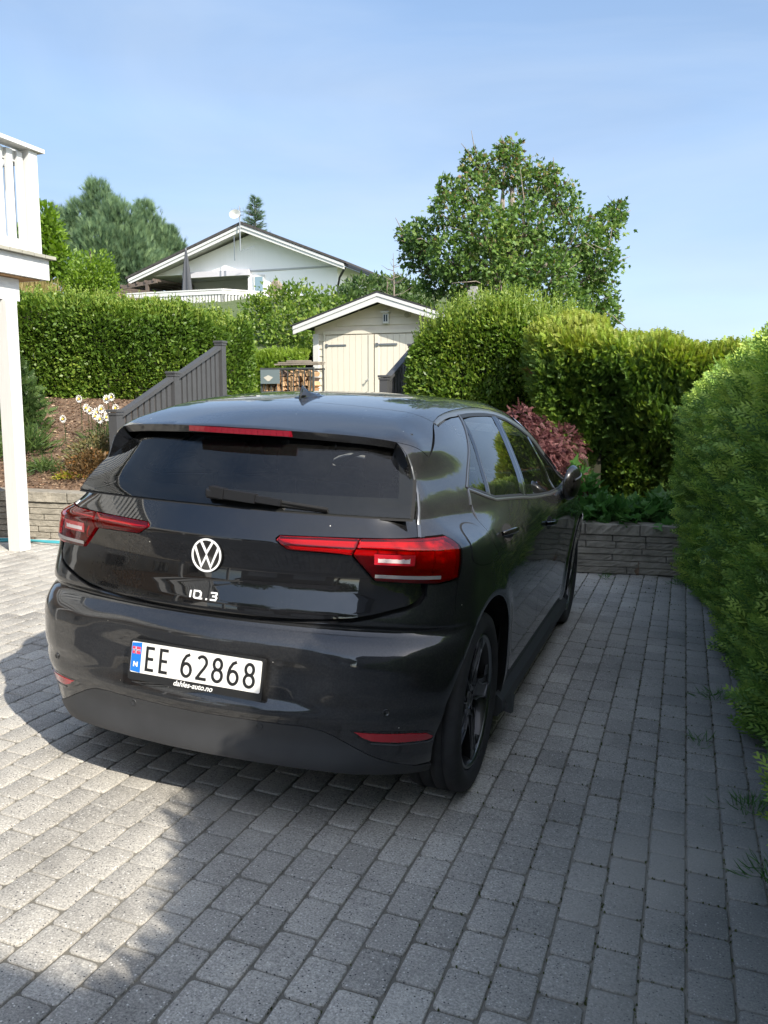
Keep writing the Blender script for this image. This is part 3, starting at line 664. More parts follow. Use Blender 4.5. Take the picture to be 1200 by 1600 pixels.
# sills, floor, liners
mb = MB()
for s in (1, -1):
    P = []
    for y in np.linspace(.36, 2.42, 24):
        bulge = .028*sst(np.array(y), .36, .55)*(1-sst(np.array(y), 2.25, 2.42)) if 0 else .02
        for x, z in ((.862, .262), (.893, .232), (.897, .185), (.875, .160), (.70, .160)): P.append((s*(x-.0), y, z-(.0)))
    F_ = [(i*5+k, i*5+k+1, i*5+6+k, i*5+5+k) for i in range(23) for k in range(4)]+[tuple(range(5)), tuple(23*5+k for k in range(4, -1, -1))]
    mb.add(P, F_)
mb.build('side_skirt', M_plast, car)
mb = MB()
for s in (1, -1):
    mb.add([(s*.872, .412, .255), (s*.902, .425, .205), (s*.925, .405, .165), (s*.928, .45, .158), (s*.905, .60, .178), (s*.88, .60, .235), (s*.85, .42, .175)], [(0, 1, 2, 3, 4, 5), (0, 6, 1), (1, 6, 2), (2, 6, 3), (3, 6, 4)])
mb.build('wheel_spat', M_plast, car)
mb = MB(); mb.box((0, 1.60, .20), (.58, 1.70, .03)); mb.box((0, -.33, .245), (.42, .15, .02)); mb.box((0, 1.38, .42), (.62, 1.0, .21)); mb.build('floor_pan', M_seal, inner)
for yc in (0, 2.77):
    for s in (1, -1):
        n = 26; V = []; mb = MB()
        for i in range(n+1):
            t = -.30+(math.pi+.6)*i/n; yy = yc-.42*math.cos(t); zz = .352+.42*math.sin(t)
            xo = float(from2('S', [(yy, min(max(zz, .25), .8))])[0][0])-.016
            for x, r in ((xo, .418), (xo-.03, .428), (.60, .43), (.595, .05)): V.append((s*x, yc-r*math.cos(t), .352+r*math.sin(t)))
        mb.add(V, [(i*4+k, i*4+k+1, i*4+5+k, i*4+4+k) for i in range(n) for k in range(3)]); mb.build('wheel_liner', M_seal, inner)
mb = MB()
for s in (1, -1):
    P = from2('S', [(y, z) for y in np.linspace(.35, 2.45, 12) for z in (.24, .5, .8, 1.0)]); N = grad(P)
    P = (P-N*.03)*np.array([s, 1, 1]); mb.add(P, [(i*4+k, i*4+4+k, i*4+5+k, i*4+1+k) for i in range(11) for k in range(3)])
    P = from2('S', [(y, z) for y in np.linspace(-.20, .35, 6) for z in (.80, .9, 1.0, 1.04)]); N = grad(P)
    P = (P-N*.03)*np.array([s, 1, 1]); mb.add(P, [(i*4+k, i*4+4+k, i*4+5+k, i*4+1+k) for i in range(5) for k in range(3)])
mb.build('side_inner', M_seal, inner)
# headliner under the roof and inner pillars
panel('headliner', 'T', [(x*.92, y, z) for x, y, z in roof_edge]+[(x*.9, y+.0, z) for x, y, z in list(seam3[1:-1])], M_int, car, ds=.06, lift=-.03, skirt=0)
panel('spoiler_inner', 'G', resurf([(x*.97, y, z) for x, y, z in pg], 'G'), M_int, inner, ds=.05, lift=-.02, skirt=0)
for s in (0, 1):
    panel('pillar_lining', 'S', [(-.20, 1.10), (-.10, 1.27), (.1, 1.385), (.46, 1.425), (.2, 1.235), (.07, 1.16), (.04, 1.05), (-.2, 1.02)], M_int, inner, ds=.05, lift=-.035, skirt=0, mirror=s, base2=True)
# ---- cabin ----
cab = empty('cabin'); cab.parent = car
def rbox(c, h, r, rot=None, mi=0):
    bm = bmesh.new(); bmesh.ops.create_cube(bm, size=1); bmesh.ops.scale(bm, vec=(2*h[0], 2*h[1], 2*h[2]), verts=bm.verts)
    bmesh.ops.bevel(bm, geom=list(bm.edges), offset=r, segments=3, affect='EDGES', profile=.5)
    if rot: bmesh.ops.rotate(bm, verts=bm.verts, cent=(0, 0, 0), matrix=rot)
    bmesh.ops.translate(bm, verts=bm.verts, vec=c); V = [v.co[:] for v in bm.verts]; F_ = [tuple(v.index for v in f.verts) for f in bm.faces]; bm.free(); return V, F_
def seat(x, y, w, rear=False):
    q = MB(); rt = Matrix.Rotation(R_(-14), 3, 'X')
    q.add(*rbox((x, y+.30, .56), (w, .26, .09), .05)); q.add(*rbox((x, y, .83), (w, .07, .29), .055, rt)); o = q.build('seat', M_seat, cab, smooth=True)
    q = MB(); q.add(*rbox((x, y-.09, 1.215), (.13 if not rear else .12, .05, .095 if not rear else .07), .04, rt)); q.tube([(x-.05, y-.07, 1.07), (x-.05, y-.09, 1.18)], .008); q.tube([(x+.05, y-.07, 1.07), (x+.05, y-.09, 1.18)], .008)
    q.build('headrest', M_seat, cab, smooth=True)
seat(-.37, 1.18, .25); seat(.37, 1.18, .25)
for x in (-.40, 0, .40): seat(x, .30, .20, True)
mb = MB(); mb.add(*rbox((0, -.12, 1.03), (.60, .30, .01), .005)); mb.build('parcel_shelf', M_int, cab)
mb = MB(); mb.add(*rbox((0, 2.25, .88), (.72, .22, .10), .05)); mb.build('dashboard', M_int, cab, smooth=True)
mb = MB(); V, F_ = lathe([(.18+.014*math.cos(t), .014*math.sin(t)) for t in np.linspace(0, 2*math.pi, 9)], 28); Rm = Matrix.Rotation(R_(90), 3, 'Z') @ Matrix.Rotation(R_(20), 3, 'Y')
mb.add([Rm @ Vector(v)+Vector((-.37, 1.88, .98)) for v in V], F_); mb.build('steering_wheel', M_int, cab, smooth=True)
# ---- mirrors, folded back against the doors ----
for s in (1, -1):
    bm = bmesh.new(); bmesh.ops.create_uvsphere(bm, u_segments=32, v_segments=20, radius=1)
    for v in bm.verts:
        x, y, z = v.co
        xx = x*(.052 if x > 0 else .020); yy = y*.125; zz = z*(.098-.018*y)
        v.co = (xx-.018*y*y, yy, zz+.010*y)
    bm.transform(Matrix.Translation((.935, 1.905, 1.062)) @ Matrix.Rotation(R_(-8), 4, 'Z') @ Matrix.Rotation(R_(10), 4, 'X'))
    V = [(v.co[0]*s, v.co[1], v.co[2]) for v in bm.verts]; F_ = [tuple(q.index for q in f.verts) for f in bm.faces]; bm.free()
    q = MB(); q.add(V, F_); me_ = q.build('door_mirror', M_gloss, car, smooth=True)
    q = MB(); q.add(*rbox((s*.875, 1.99, .985), (.055, .045, .030), .018)); q.build('mirror_foot', M_gloss, me_, smooth=True)
    q = MB(); q.prism([(s*.913, 1.90+.095*math.cos(t), 1.065+.070*math.sin(t)) for t in np.linspace(0, 2*math.pi, 21)[:-1]], (-.004*s, 0, 0)); q.build('mirror_glass', M_mirror, me_)
    q = MB(); q.tube([(s*(.985-.018*((t-.5)*2)**2), 1.81+.19*t, 1.082+.030*t) for t in np.linspace(0, 1, 12)], .0045); q.build('indicator_strip', M_satin, me_)
# ---- antenna fin ----
NS = 12; V = []
for y, h_, w_ in [(.155, .050, .003), (.165, .060, .005), (.18, .050, .010), (.205, .036, .017), (.235, .026, .024), (.27, .019, .028), (.31, .012, .026), (.345, .003, .012)]:
    zr_ = float(from2('T', [(0, y)])[0][2])-.004
    for k in range(NS):
        a = math.pi*k/(NS-1); V.append((w_*1.25*math.cos(a)*(1+.6*(1-abs(math.sin(a)))), y-(.0 if abs(math.sin(a)) > .5 else .01), zr_+h_*abs(math.sin(a))))
F_ = [(i*NS+k, i*NS+k+1, i*NS+NS+k+1, i*NS+NS+k) for i in range(7) for k in range(NS-1)]+[tuple(range(NS)), tuple(7*NS+k for k in range(NS-1, -1, -1))]
q = MB(); q.add(V, F_); ra = q.build('roof_antenna', M_gloss, car, smooth=False)
q = MB(); V, F_ = rbox((0, 0, 0), (.034, .062, .007), .006); za = float(from2('T', [(0, .22)])[0][2])+.001; q.add([(x, y+.215, z+za+y*.2) for x, y, z in V], F_); q.build('antenna_base', M_gloss, ra, smooth=True)
# ---- wiper ----
def onr(x, z, l=0): 
    p = from2('R', [(x, z)], Fglass)[0]; return np.array([p[0], p[1]-l, p[2]])
q = MB()
V, F_ = rbox((0, 0, 0), (.038, .022, .020), .012); c = onr(.0, 1.140, .022); q.add([Vector(v)+Vector(c) for v in V], F_)
pts = [onr(-.02, 1.148, .034), onr(.04, 1.142, .036), onr(.16, 1.134, .034), onr(.25, 1.126, .028)]
for i in range(3): q.bar(pts[i], pts[i+1], (.030, .024, .018)[i], (.036, .032, .022)[i])
wip = q.build('rear_wiper', M_dark, hatch)
q = MB(); q.tube([onr(.18, 1.130, .014), onr(.30, 1.122, .014), onr(.41, 1.112, .012)], .007); q.tube([onr(-.0, 1.122, .008), onr(.2, 1.118, .008), onr(.41, 1.106, .006)], .005); q.build('wiper_blade', M_seal, wip)
# ---- strokes: emblem, lettering, plate ----
def stroke(mb, pts, wd, frame, th=.0015, closed=False, join=True):
    """flat band along 2-D points; frame maps (u, v, h) to 3-D"""
    P = np.asarray(pts, float); n = len(P); L_ = []; Rr = []
    for i in range(n):
        a = P[(i-1) % n] if (closed or i > 0) else P[i]; b = P[(i+1) % n] if (closed or i < n-1) else P[i]
        d1 = P[i]-a; d2 = b-P[i]
        l1, l2 = np.linalg.norm(d1), np.linalg.norm(d2)
        d1 = d1/l1 if l1 > 1e-9 else d2/l2; d2 = d2/l2 if l2 > 1e-9 else d1
        n1 = np.array([-d1[1], d1[0]]); n2 = np.array([-d2[1], d2[0]]); m = n1+n2; m = m/max(m@n1, .45)
        L_.append(P[i]+m*wd/2); Rr.append(P[i]-m*wd/2)
    k = n if closed else n-1
    for i in range(k):
        j = (i+1) % n; q = [L_[i], L_[j], Rr[j], Rr[i]]
        V = [frame(a[0], a[1], th) for a in q]+[frame(a[0], a[1], 0) for a in q]
        mb.add(V, [(0, 1, 2, 3), (7, 6, 5, 4), (0, 4, 5, 1), (2, 6, 7, 3), (1, 5, 6, 2), (3, 7, 4, 0)])
def arcp(cx, cy, rx, ry, a0, a1, n=14): return [(cx+rx*math.cos(R_(a0+(a1-a0)*i/n)), cy+ry*math.sin(R_(a0+(a1-a0)*i/n))) for i in range(n+1)]
def onrear(u, v, h):
    p = from2('R', [(u, v)])[0]; return (p[0], p[1]-h-.001, p[2])
lz = .928; rr = .0585
q = MB(); fr_ = lambda u, v, h: (u, -.5665-.004-h+(v)*.06, lz+v)
V, F_ = lathe([(.001, .0), (rr+.003, .0), (rr+.003, -.006), (rr-.001, -.007), (.001, -.006)], 40)
q.add([fr_(y_, z_, -a_-.002) for a_, y_, z_ in V], F_); base_ = q.build('emblem', M_gloss, hatch)
q = MB(); e = lambda u, v, h: fr_(u, v, h+.0055)
stroke(q, arcp(0, 0, rr-.003, rr-.003, 0, 360, 40)[:-1], .007, e, closed=True)
k = rr-.006
q2 = .0085
stroke(q, [(-.024, .049), (-.0, .008), (.024, .049)], q2, e)
stroke(q, [(-.047, .030), (-.0185, -.040), (0, -.002), (.0185, -.040), (.047, .030)], q2, e)
q.build('emblem_mark', M_white, base_)
# model lettering
q = MB(); lx = -.056; hh = .0235; z0 = .777; wd = .0052
def lt(pts, off, closed=False): stroke(q, [(lx+off+a, z0+b) for a, b in pts], wd, onrear, closed=closed, th=.003)
lt([(.004, 0), (.004, hh)], 0)
lt([(.004, 0), (.0, .004), (.0, hh), (.020, hh), (.027, hh*.75), (.027, hh*.3), (.018, 0), (.004, 0)], .019); lt([(.012, 0), (.033, 0)], .020)
lt([(.0, 0), (.005, 0)], .0675); lt([(-.001, hh), (.020, hh), (.022, hh*.8), (.018, hh*.52), (.006, hh*.52)], .086); lt([(.018, hh*.52), (.023, hh*.3), (.020, 0), (-.001, 0)], .086)
q.build('model_lettering', M_white, hatch)
# number plate
plate = empty('number_plate'); plate.parent = car
pA = np.array([0, -.6408-.010, .5462-.055]); pB = np.array([0, -.6175-.017, .5462+.055]); up_ = (pB-pA)/np.linalg.norm(pB-pA); pc_ = (pA+pB)/2; nn = np.array([0, -up_[2], up_[1]])
def pf(u, v, h): p = pc_+np.array([1, 0, 0])*u+up_*v+nn*h; return tuple(p)
def pbox(mb, u0, u1, v0, v1, h0, h1, mi=0):
    V = [pf(u, v, h) for h in (h0, h1) for u, v in ((u0, v0), (u1, v0), (u1, v1), (u0, v1))]; mb.add(V, [(3, 2, 1, 0), (4, 5, 6, 7)]+[(i, (i+1) % 4, 4+(i+1) % 4, 4+i) for i in range(4)], mi)
def rr_poly(u0, u1, v0, v1, r): return arcp(u1-r, v1-r, r, r, 0, 90, 5)+arcp(u0+r, v1-r, r, r, 90, 180, 5)+arcp(u0+r, v0+r, r, r, 180, 270, 5)+arcp(u1-r, v0+r, r, r, 270, 360, 5)
q = MB(); P = rr_poly(-.268, .268, -.082, .062, .010); q.prism([pf(u, v, -.014) for u, v in P], np.array(nn)*.016); fr0 = q.build('plate_frame', M_pblack, plate)
q = MB(); P = rr_poly(-.2595, .2595, -.0545, .0545, .006); q.prism([pf(u, v, .0022) for u, v in P], np.array(nn)*.0015); q.build('plate_face', M_plate, plate)
q = MB(); P = [(-.2580, -.050), (-.2170, -.0535), (-.2170, .0535), (-.2580, .050)]; q.prism([pf(u, v, .0039) for u, v in P], np.array(nn)*.0006); q.build('country_band', M_pblue, plate)
q = MB(); pbox(q, -.2545, -.2215, .012, .037, .0046, .0050); fl = q.build('flag', M_pred, plate)
q = MB(); pbox(q, -.2435, -.2385, .012, .037, .0051, .0054); pbox(q, -.2545, -.2436, .0225, .0275, .0051, .0054); pbox(q, -.2384, -.2215, .0225, .0275, .0051, .0054); q.build('flag_white', M_white, fl)
q = MB(); pbox(q, -.2423, -.2397, .012, .037, .0056, .0058); pbox(q, -.2545, -.2424, .0238, .0262, .0056, .0058); pbox(q, -.2396, -.2215, .0238, .0262, .0056, .0058); q.build('flag_navy', M_navy, fl)
q = MB(); pw = lambda u, v, h: pf(u, v, h+.0046)
stroke(q, [(-.245, -.034), (-.245, -.016)], .0045, pw, .0006); stroke(q, [(-.2310, -.034), (-.2310, -.016)], .0045, pw, .0006); stroke(q, [(-.245, -.017), (-.231, -.033)], .0045, pw, .0005); q.build('country_letter', M_white, plate)
H2 = .0385; sw = .0105
def glyph(ch, u, w_=.040):
    q = MB(); f = lambda a, b, h: pf(u+a, b, h+.0039)
    W2 = w_/2-.005; 
    if ch == 'E':
        stroke(q, [(-W2, H2+sw/2), (-W2, -H2-sw/2)], sw, f, .0009)
        for v in (H2, 0, -H2): stroke(q, [(-W2+sw/2, v), (W2 if v else W2*.8, v)], sw, f, .0009)
    if ch == '6':
        stroke(q, arcp(0, -H2*.42, W2, H2*.58, 0, 360, 26)[:-1], sw, f, .0009, closed=True); stroke(q, [(-W2, -H2*.42)]+[(-W2*.96, -H2*.05), (-W2*.72, H2*.4), (-W2*.15, H2*.82), (W2*.62, H2*1.0)], sw, f, .00085)
    if ch == '2':
        stroke(q, arcp(-.0, H2*.50, W2, H2*.50, 150, -22, 14)+[(W2*.55, 0), (-W2*.25, -H2*.5), (-W2*.85, -H2*.93)], sw, f, .0009); stroke(q, [(-W2-.004, -H2), (W2+.002, -H2)], sw, f, .00085)
    if ch == '8':
        stroke(q, arcp(0, H2*.52, W2*.84, H2*.48, 0, 360, 24)[:-1], sw, f, .0009, closed=True); stroke(q, arcp(0, -H2*.47, W2, H2*.53, 0, 360, 26)[:-1], sw, f, .00085, closed=True)
    q.build('plate_character', M_pblack, plate)
for ch, u in zip('EE62868', (-.178, -.121, -.030, .031, .093, .154, .216)): glyph(ch, u, .046 if ch != 'E' else .040)
# dealer line on the frame
cu = bpy.data.curves.new('dealer', 'FONT'); cu.body = 'dahles-auto.no'; cu.size = .0265; cu.align_x = 'CENTER'; cu.extrude = .0004; cu.offset = .0004; cu.shear = .25
to = bpy.data.objects.new('dealer_tmp', cu); COL.objects.link(to); bpy.context.view_layer.update()
me = bpy.data.meshes.new_from_object(to.evaluated_get(bpy.context.evaluated_depsgraph_get())); bpy.data.objects.remove(to)
me.transform(Matrix(((1, 0, 0, 0), (0, up_[1], nn[1], 0), (0, up_[2], nn[2], 0), (0, 0, 0, 1)))); me.transform(Matrix.Translation(pf(0.0, -.0768, .0028))); me.materials.clear(); me.materials.append(M_white)
do = bpy.data.objects.new('dealer_lettering', me); COL.objects.link(do); do.parent = plate
# ---- wheels ----
def make_wheel(x, y, s):
    """s=1: outer face to +x"""
    wh = empty('wheel'); wh.parent = car; wh.location = (x, y, .348)
    Rr_ = .348
    prof = [(.262, -.085), (.30, -.105), (.335, -.100), (.345, -.088), (.348, -.06), (.348, -.052), (.341, -.050), (.341, -.046), (.348, -.044), (.348, -.004), (.341, -.002), (.341, .002), (.348, .004), (.348, .044), (.341, .046), (.341, .050), (.348, .052), (.347, .072), (.343, .088), (.334, .100), (.318, .106), (.300, .109), (.288, .107), (.272, .100), (.262, .092), (.258, .080)]
    V, F_ = lathe([(r, a*s) for r, a in prof], 72); q = MB(); q.add(V, F_); q.build('tyre', M_tyre, wh, smooth=True)
    V, F_ = lathe([(r, a*s) for r, a in [(.245, -.085), (.235, -.02), (.235, .06), (.248, .085)]], 48)
    q = MB(); q.add(V, F_); V, F_ = lathe([(.24, -.03*s), (.12, -.03*s), (.001, -.03*s)], 36); q.add(V, F_); rim = q.build('rim', M_rimb, wh, smooth=True)
    V, F_ = lathe([(r, a*s) for r, a in [(.246, .084), (.250, .0935), (.2565, .094), (.259, .090), (.2575, .080)]], 64); q = MB(); q.add(V, F_); q.build('rim_edge', M_rims, rim, smooth=True)
    def P(r, t, a): return (a*s, r*math.sin(t)*s, r*math.cos(t))
    qb = MB(); qs = MB(); T = 2*math.pi/5
    for k in range(5):
        t0 = k*T+.2
        # broad swept blade
        pts = [(.050, -.42), (.052, .42), (.120, .33), (.185, .36), (.247, .40), (.247, .12), (.180, .05), (.120, -.22)]
        def ring(L_, a1, a0, q):
            n = len(L_); V = [P(r, t0+t, a1-(.030*(1-r/.25) if r > .06 else .028)) for r, t in L_]+[P(r, t0+t, a0) for r, t in L_]
            q.add(V, [tuple(range(n)), tuple(range(2*n-1, n-1, -1))]+[(i, i+n, (i+1) % n+n, (i+1) % n) for i in range(n)])
        ring(pts, .082, .045, qb)
        ring([(.058, -.36), (.120, -.23), (.180, .04), (.247, .11), (.247, -.02), (.180, -.06), (.120, -.30)], .078, .05, qb)
        # machined flags and edge lines
        ring([(.250, .42), (.250, .14), (.205, .345)], .0855, .078, qs)
        ring([(.250, -.03), (.250, -.22), (.200, -.08)], .081, .072, qs)
        ring([(.062, .36), (.120, .31), (.205, .345), (.205, .37), (.120, .345), (.062, .43)], .0850, .076, qs)
        ring([(.120, -.225), (.180, .045), (.247, .12), (.247, .145), (.178, .072), (.116, -.19)], .0845, .074, qs)
        ring([(.070, -.40), (.120, -.315), (.180, -.075), (.180, -.055), (.118, -.29), (.066, -.36)], .081, .072, qs)
    qb.build('spokes', M_rimb, rim); qs.build('machined_face', M_rims, rim)
    q = MB(); V, F_ = lathe([(r, a*s) for r, a in [(.068, .03), (.066, .058), (.058, .064), (.036, .064), (.034, .060), (.001, .060)]], 36); q.add(V, F_)
    for k in range(5):
        t = k*T; V, F_ = lathe([(.009, .045*s), (.009, .068*s), (.001, .068*s)], 8); q.add([(a, b+.050*math.sin(t), c+.050*math.cos(t)) for a, b, c in V], F_)
    hub = q.build('hub', M_rimb, rim, smooth=False)
    q = MB(); f = lambda u, v, h: ((.061+h)*s, u*s, v)
    stroke(q, arcp(0, 0, .029, .029, 0, 360, 28)[:-1], .0035, f, .001, closed=True); stroke(q, [(-.011, .024), (0, .004), (.011, .024)], .004, f, .001); stroke(q, [(-.023, .014), (-.009, -.019), (0, -.001), (.009, -.019), (.023, .014)], .004, f, .001)
    q.build('hub_emblem', M_rims, hub)
    q = MB(); V, F_ = lathe([(.16, .0), (.16, .012*s), (.07, .012*s)], 40); q.add(V, F_); q.build('brake_disc', M_rims, wh)
    return wh
for x, y in ((.768, 0), (.768, 2.77), (-.768, 0), (-.768, 2.77)): make_wheel(x, y, 1 if x > 0 else -1)

def explode(names):
    for o in [o for o in bpy.data.objects if o.type == 'MESH' and o.name.split('.')[0] in names]:
        bm = bmesh.new(); bm.from_mesh(o.data); bm.verts.ensure_lookup_table(); seen = set(); comps = []
        for v in bm.verts:
            if v.index in seen: continue
            st = [v]; seen.add(v.index); c = []
            while st:
                u = st.pop(); c.append(u.index)
                for e_ in u.link_edges:
                    w_ = e_.other_vert(u)
                    if w_.index not in seen: seen.add(w_.index); st.append(w_)
            comps.append(c)
        if len(comps) > 1:
            V0 = [tuple(v.co) for v in bm.verts]; mts = list(o.data.materials); par = o.parent; nm = o.name.split('.')[0]; bm.faces.ensure_lookup_table(); sm = bm.faces[0].smooth
            bm.faces.ensure_lookup_table(); fc = [tuple(v.index for v in f.verts) for f in bm.faces]
            which = {i: k for k, c in enumerate(comps) for i in c}; fl_ = [[] for _ in comps]
            for f in fc: fl_[which[f[0]]].append(f)
            bpy.data.objects.remove(o)
            for c, f in zip(comps, fl_):
                mp_ = {i: k for k, i in enumerate(c)}; npmesh(nm, [V0[i] for i in c], [tuple(mp_[i] for i in q_) for q_ in f], mts, smooth=sm, parent=par)
        bm.free()
explode({'winglet_trim', 'window_frame', 'window_divider', 'window_seal', 'window_trim', 'wheel_spat', 'side_skirt', 'side_inner', 'reflector_trim', 'floor_pan'})
# =====================================================================
# the place: site axes share the direction of the drive
# =====================================================================
S3x3 = np.array(SITE.to_3x3())
def ZP(x, y): return -math.tan(TILT)*(CX+math.cos(YAW)*np.asarray(x)+math.sin(YAW)*np.asarray(y))     # sloping paved plane
def wy(x, y): return CY-math.sin(YAW)*np.asarray(x)+math.cos(YAW)*np.asarray(y)
def wx(x, y): return CX+math.cos(YAW)*np.asarray(x)+math.sin(YAW)*np.asarray(y)
def w2s(X, Y): X = X-CX; Y = Y-CY; return (math.cos(YAW)*X-math.sin(YAW)*Y, math.sin(YAW)*X+math.cos(YAW)*Y)
_dirs = rng.normal(size=(40, 3)); _ph = rng.uniform(0, 6.28, 40)
def wob(P, f, k0=0, n=7):
    s = 0
    for i in range(n):
        d = _dirs[(k0+i) % 40]; d = d/np.linalg.norm(d); s = s+np.sin(P@d*f*(1+.35*i)+_ph[(k0+i) % 40])/(1+.35*i)
    return s/2.4
def T_(b): return SITE @ Matrix.Translation(b)
def thing(name, base, label, cat, group=None):
    e = empty(name, T_(base)); tag(e, label, cat, group); e['_b'] = 0; del e['_b']; return e
def single(o, label, cat, group=None): return tag(o, label, cat, group)
# ---- ground ----
M_soil = pbr('mulch', (.085, .052, .032), .95, base2=(.19, .125, .08), vscale=14, bump=.8, bscale=55, bdist=.03)
M_joint = pbr('joint_sand', (.10, .092, .075), .95, base2=(.22, .205, .17), vscale=.9, bump=.5, bscale=150)
M_grass = pbr('lawn_ground', (.045, .075, .02), .95, base2=(.09, .11, .04), vscale=3, bump=.6, bscale=30)
def paver_mat():
    m, t, o = mat('paver_concrete'); p = node(t, 'ShaderNodeBsdfPrincipled'); p.inputs['Roughness'].default_value = .82; p.inputs['Specular IOR Level'].default_value = .35
    a = node(t, 'ShaderNodeAttribute', attribute_name='tone'); base = ramp(t, a.outputs['Fac'], [(0, (.255, .243, .220)), (.5, (.35, .333, .300)), (1, (.43, .410, .368))])
    n1 = noisy(t, 2.0, 6, rough=.65); st = ramp(t, n1, [(.30, (.66, .66, .66)), (.48, (.95, .95, .95)), (.66, (1.10, 1.10, 1.09))])
    mu = node(t, 'ShaderNodeMix', data_type='RGBA', blend_type='MULTIPLY'); mu.inputs[0].default_value = 1; t.links.new(base, mu.inputs[6]); t.links.new(st, mu.inputs[7])
    n2 = noisy(t, 150, 4, rough=.75); g = ramp(t, n2, [(.32, (.50, .50, .50)), (.5, (1, 1, 1)), (.66, (1.50, 1.49, 1.45))])
    m2 = node(t, 'ShaderNodeMix', data_type='RGBA', blend_type='MULTIPLY'); m2.inputs[0].default_value = 1; t.links.new(mu.outputs[2], m2.inputs[6]); t.links.new(g, m2.inputs[7])
    tcn = node(t, 'ShaderNodeTexCoord'); vo = node(t, 'ShaderNodeTexVoronoi'); vo.inputs['Scale'].default_value = 115; t.links.new(tcn.outputs['Object'], vo.inputs['Vector'])
    se = node(t, 'ShaderNodeSeparateColor'); t.links.new(vo.outputs['Color'], se.inputs[0])
    l = node(t, 'ShaderNodeMath', operation='LESS_THAN'); l.inputs[1].default_value = .30; t.links.new(vo.outputs['Distance'], l.inputs[0])
    gt = node(t, 'ShaderNodeMath', operation='GREATER_THAN'); gt.inputs[1].default_value = .84; t.links.new(se.outputs[0], gt.inputs[0])
    mm = node(t, 'ShaderNodeMath', operation='MULTIPLY'); t.links.new(l.outputs[0], mm.inputs[0]); t.links.new(gt.outputs[0], mm.inputs[1])
    m3 = node(t, 'ShaderNodeMix', data_type='RGBA'); t.links.new(mm.outputs[0], m3.inputs[0]); t.links.new(m2.outputs[2], m3.inputs[6]); m3.inputs[7].default_value = (.62, .60, .55, 1)
    gt2 = node(t, 'ShaderNodeMath', operation='LESS_THAN'); gt2.inputs[1].default_value = .12; t.links.new(se.outputs[1], gt2.inputs[0])
    mm2 = node(t, 'ShaderNodeMath', operation='MULTIPLY'); t.links.new(l.outputs[0], mm2.inputs[0]); t.links.new(gt2.outputs[0], mm2.inputs[1])
    m4 = node(t, 'ShaderNodeMix', data_type='RGBA'); t.links.new(mm2.outputs[0], m4.inputs[0]); t.links.new(m3.outputs[2], m4.inputs[6]); m4.inputs[7].default_value = (.05, .05, .055, 1)
    # damp, plus the hedge's shade painted into the concrete, darkening towards it
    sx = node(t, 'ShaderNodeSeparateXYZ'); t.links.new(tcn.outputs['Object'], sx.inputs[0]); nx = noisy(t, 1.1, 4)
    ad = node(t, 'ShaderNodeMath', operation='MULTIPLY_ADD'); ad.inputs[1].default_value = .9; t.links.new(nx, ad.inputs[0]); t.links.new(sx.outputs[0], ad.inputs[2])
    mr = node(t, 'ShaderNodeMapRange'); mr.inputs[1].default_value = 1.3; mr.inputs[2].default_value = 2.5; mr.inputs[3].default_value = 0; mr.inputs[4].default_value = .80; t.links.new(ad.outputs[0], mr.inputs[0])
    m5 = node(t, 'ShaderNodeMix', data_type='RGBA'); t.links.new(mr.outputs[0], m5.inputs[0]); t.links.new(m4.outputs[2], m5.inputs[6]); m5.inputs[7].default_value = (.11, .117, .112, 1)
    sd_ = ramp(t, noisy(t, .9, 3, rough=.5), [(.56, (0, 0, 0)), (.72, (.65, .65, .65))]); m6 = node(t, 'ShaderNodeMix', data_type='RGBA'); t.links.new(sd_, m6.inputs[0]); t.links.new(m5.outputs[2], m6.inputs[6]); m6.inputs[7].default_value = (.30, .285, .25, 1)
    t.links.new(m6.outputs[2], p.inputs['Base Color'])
    b = node(t, 'ShaderNodeBump'); b.inputs['Strength'].default_value = .55; b.inputs['Distance'].default_value = .004; t.links.new(n2, b.inputs['Height']); t.links.new(b.outputs[0], p.inputs['Normal'])
    t.links.new(p.outputs[0], o.inputs[0]); return m
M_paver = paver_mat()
def wall_line(x): return None
YL, YR = 8.12, 7.52      # retaining walls, metres in front of the viewer
def inpave(x, y):
    yy = wy(x, y); xx = wx(x, y); lim = np.where(x < -2.9, YL, YR)
    return (yy < lim+.02) & (x < 2.20)
pw_, plh, jn = .1205, .172, .0052
V_all = []; cor = []
hx0, hy0, rc = (pw_-jn)/2, (plh-jn)/2, .014
def ringp(ins, z):
    r = max(rc-ins*.5, .003); o_ = []
    for (sx, sy, a0) in ((1, 1, 0), (-1, 1, 90), (-1, -1, 180), (1, -1, 270)):
        for a in (0, 45, 90): t = R_(a0+a); o_.append((sx*(hx0-ins-r)+r*math.cos(t), sy*(hy0-ins-r)+r*math.sin(t), z))
    return o_
tm = np.array(ringp(0, -.022)+ringp(0, -.004)+ringp(.0014, -.0012)+ringp(.0045, 0)); nr = 12
tq = [(r*nr+i, r*nr+(i+1) % nr, (r+1)*nr+(i+1) % nr, (r+1)*nr+i) for r in range(3) for i in range(nr)]
b3 = 3*nr; cap = [(b3+0, b3+1, b3+2, b3+3), (b3+0, b3+3, b3+4, b3+5), (b3+0, b3+5, b3+6, b3+11), (b3+6, b3+7, b3+8, b3+9), (b3+6, b3+9, b3+10, b3+11)]
tq = np.array(tq+cap)
xs = np.arange(1.90+pw_*1.5, -9.5, -pw_); CC = []
for i, x in enumerate(xs):
    off = (.5 if i % 2 else 0)*plh+rng.uniform(-.025, .025)
    y = np.arange(-6.5+off, 6.6, plh); CC.append(np.stack([np.full(len(y), x), y], -1))
CC = np.vstack(CC); CC = CC[inpave(CC[:, 0], CC[:, 1])]; n = len(CC)
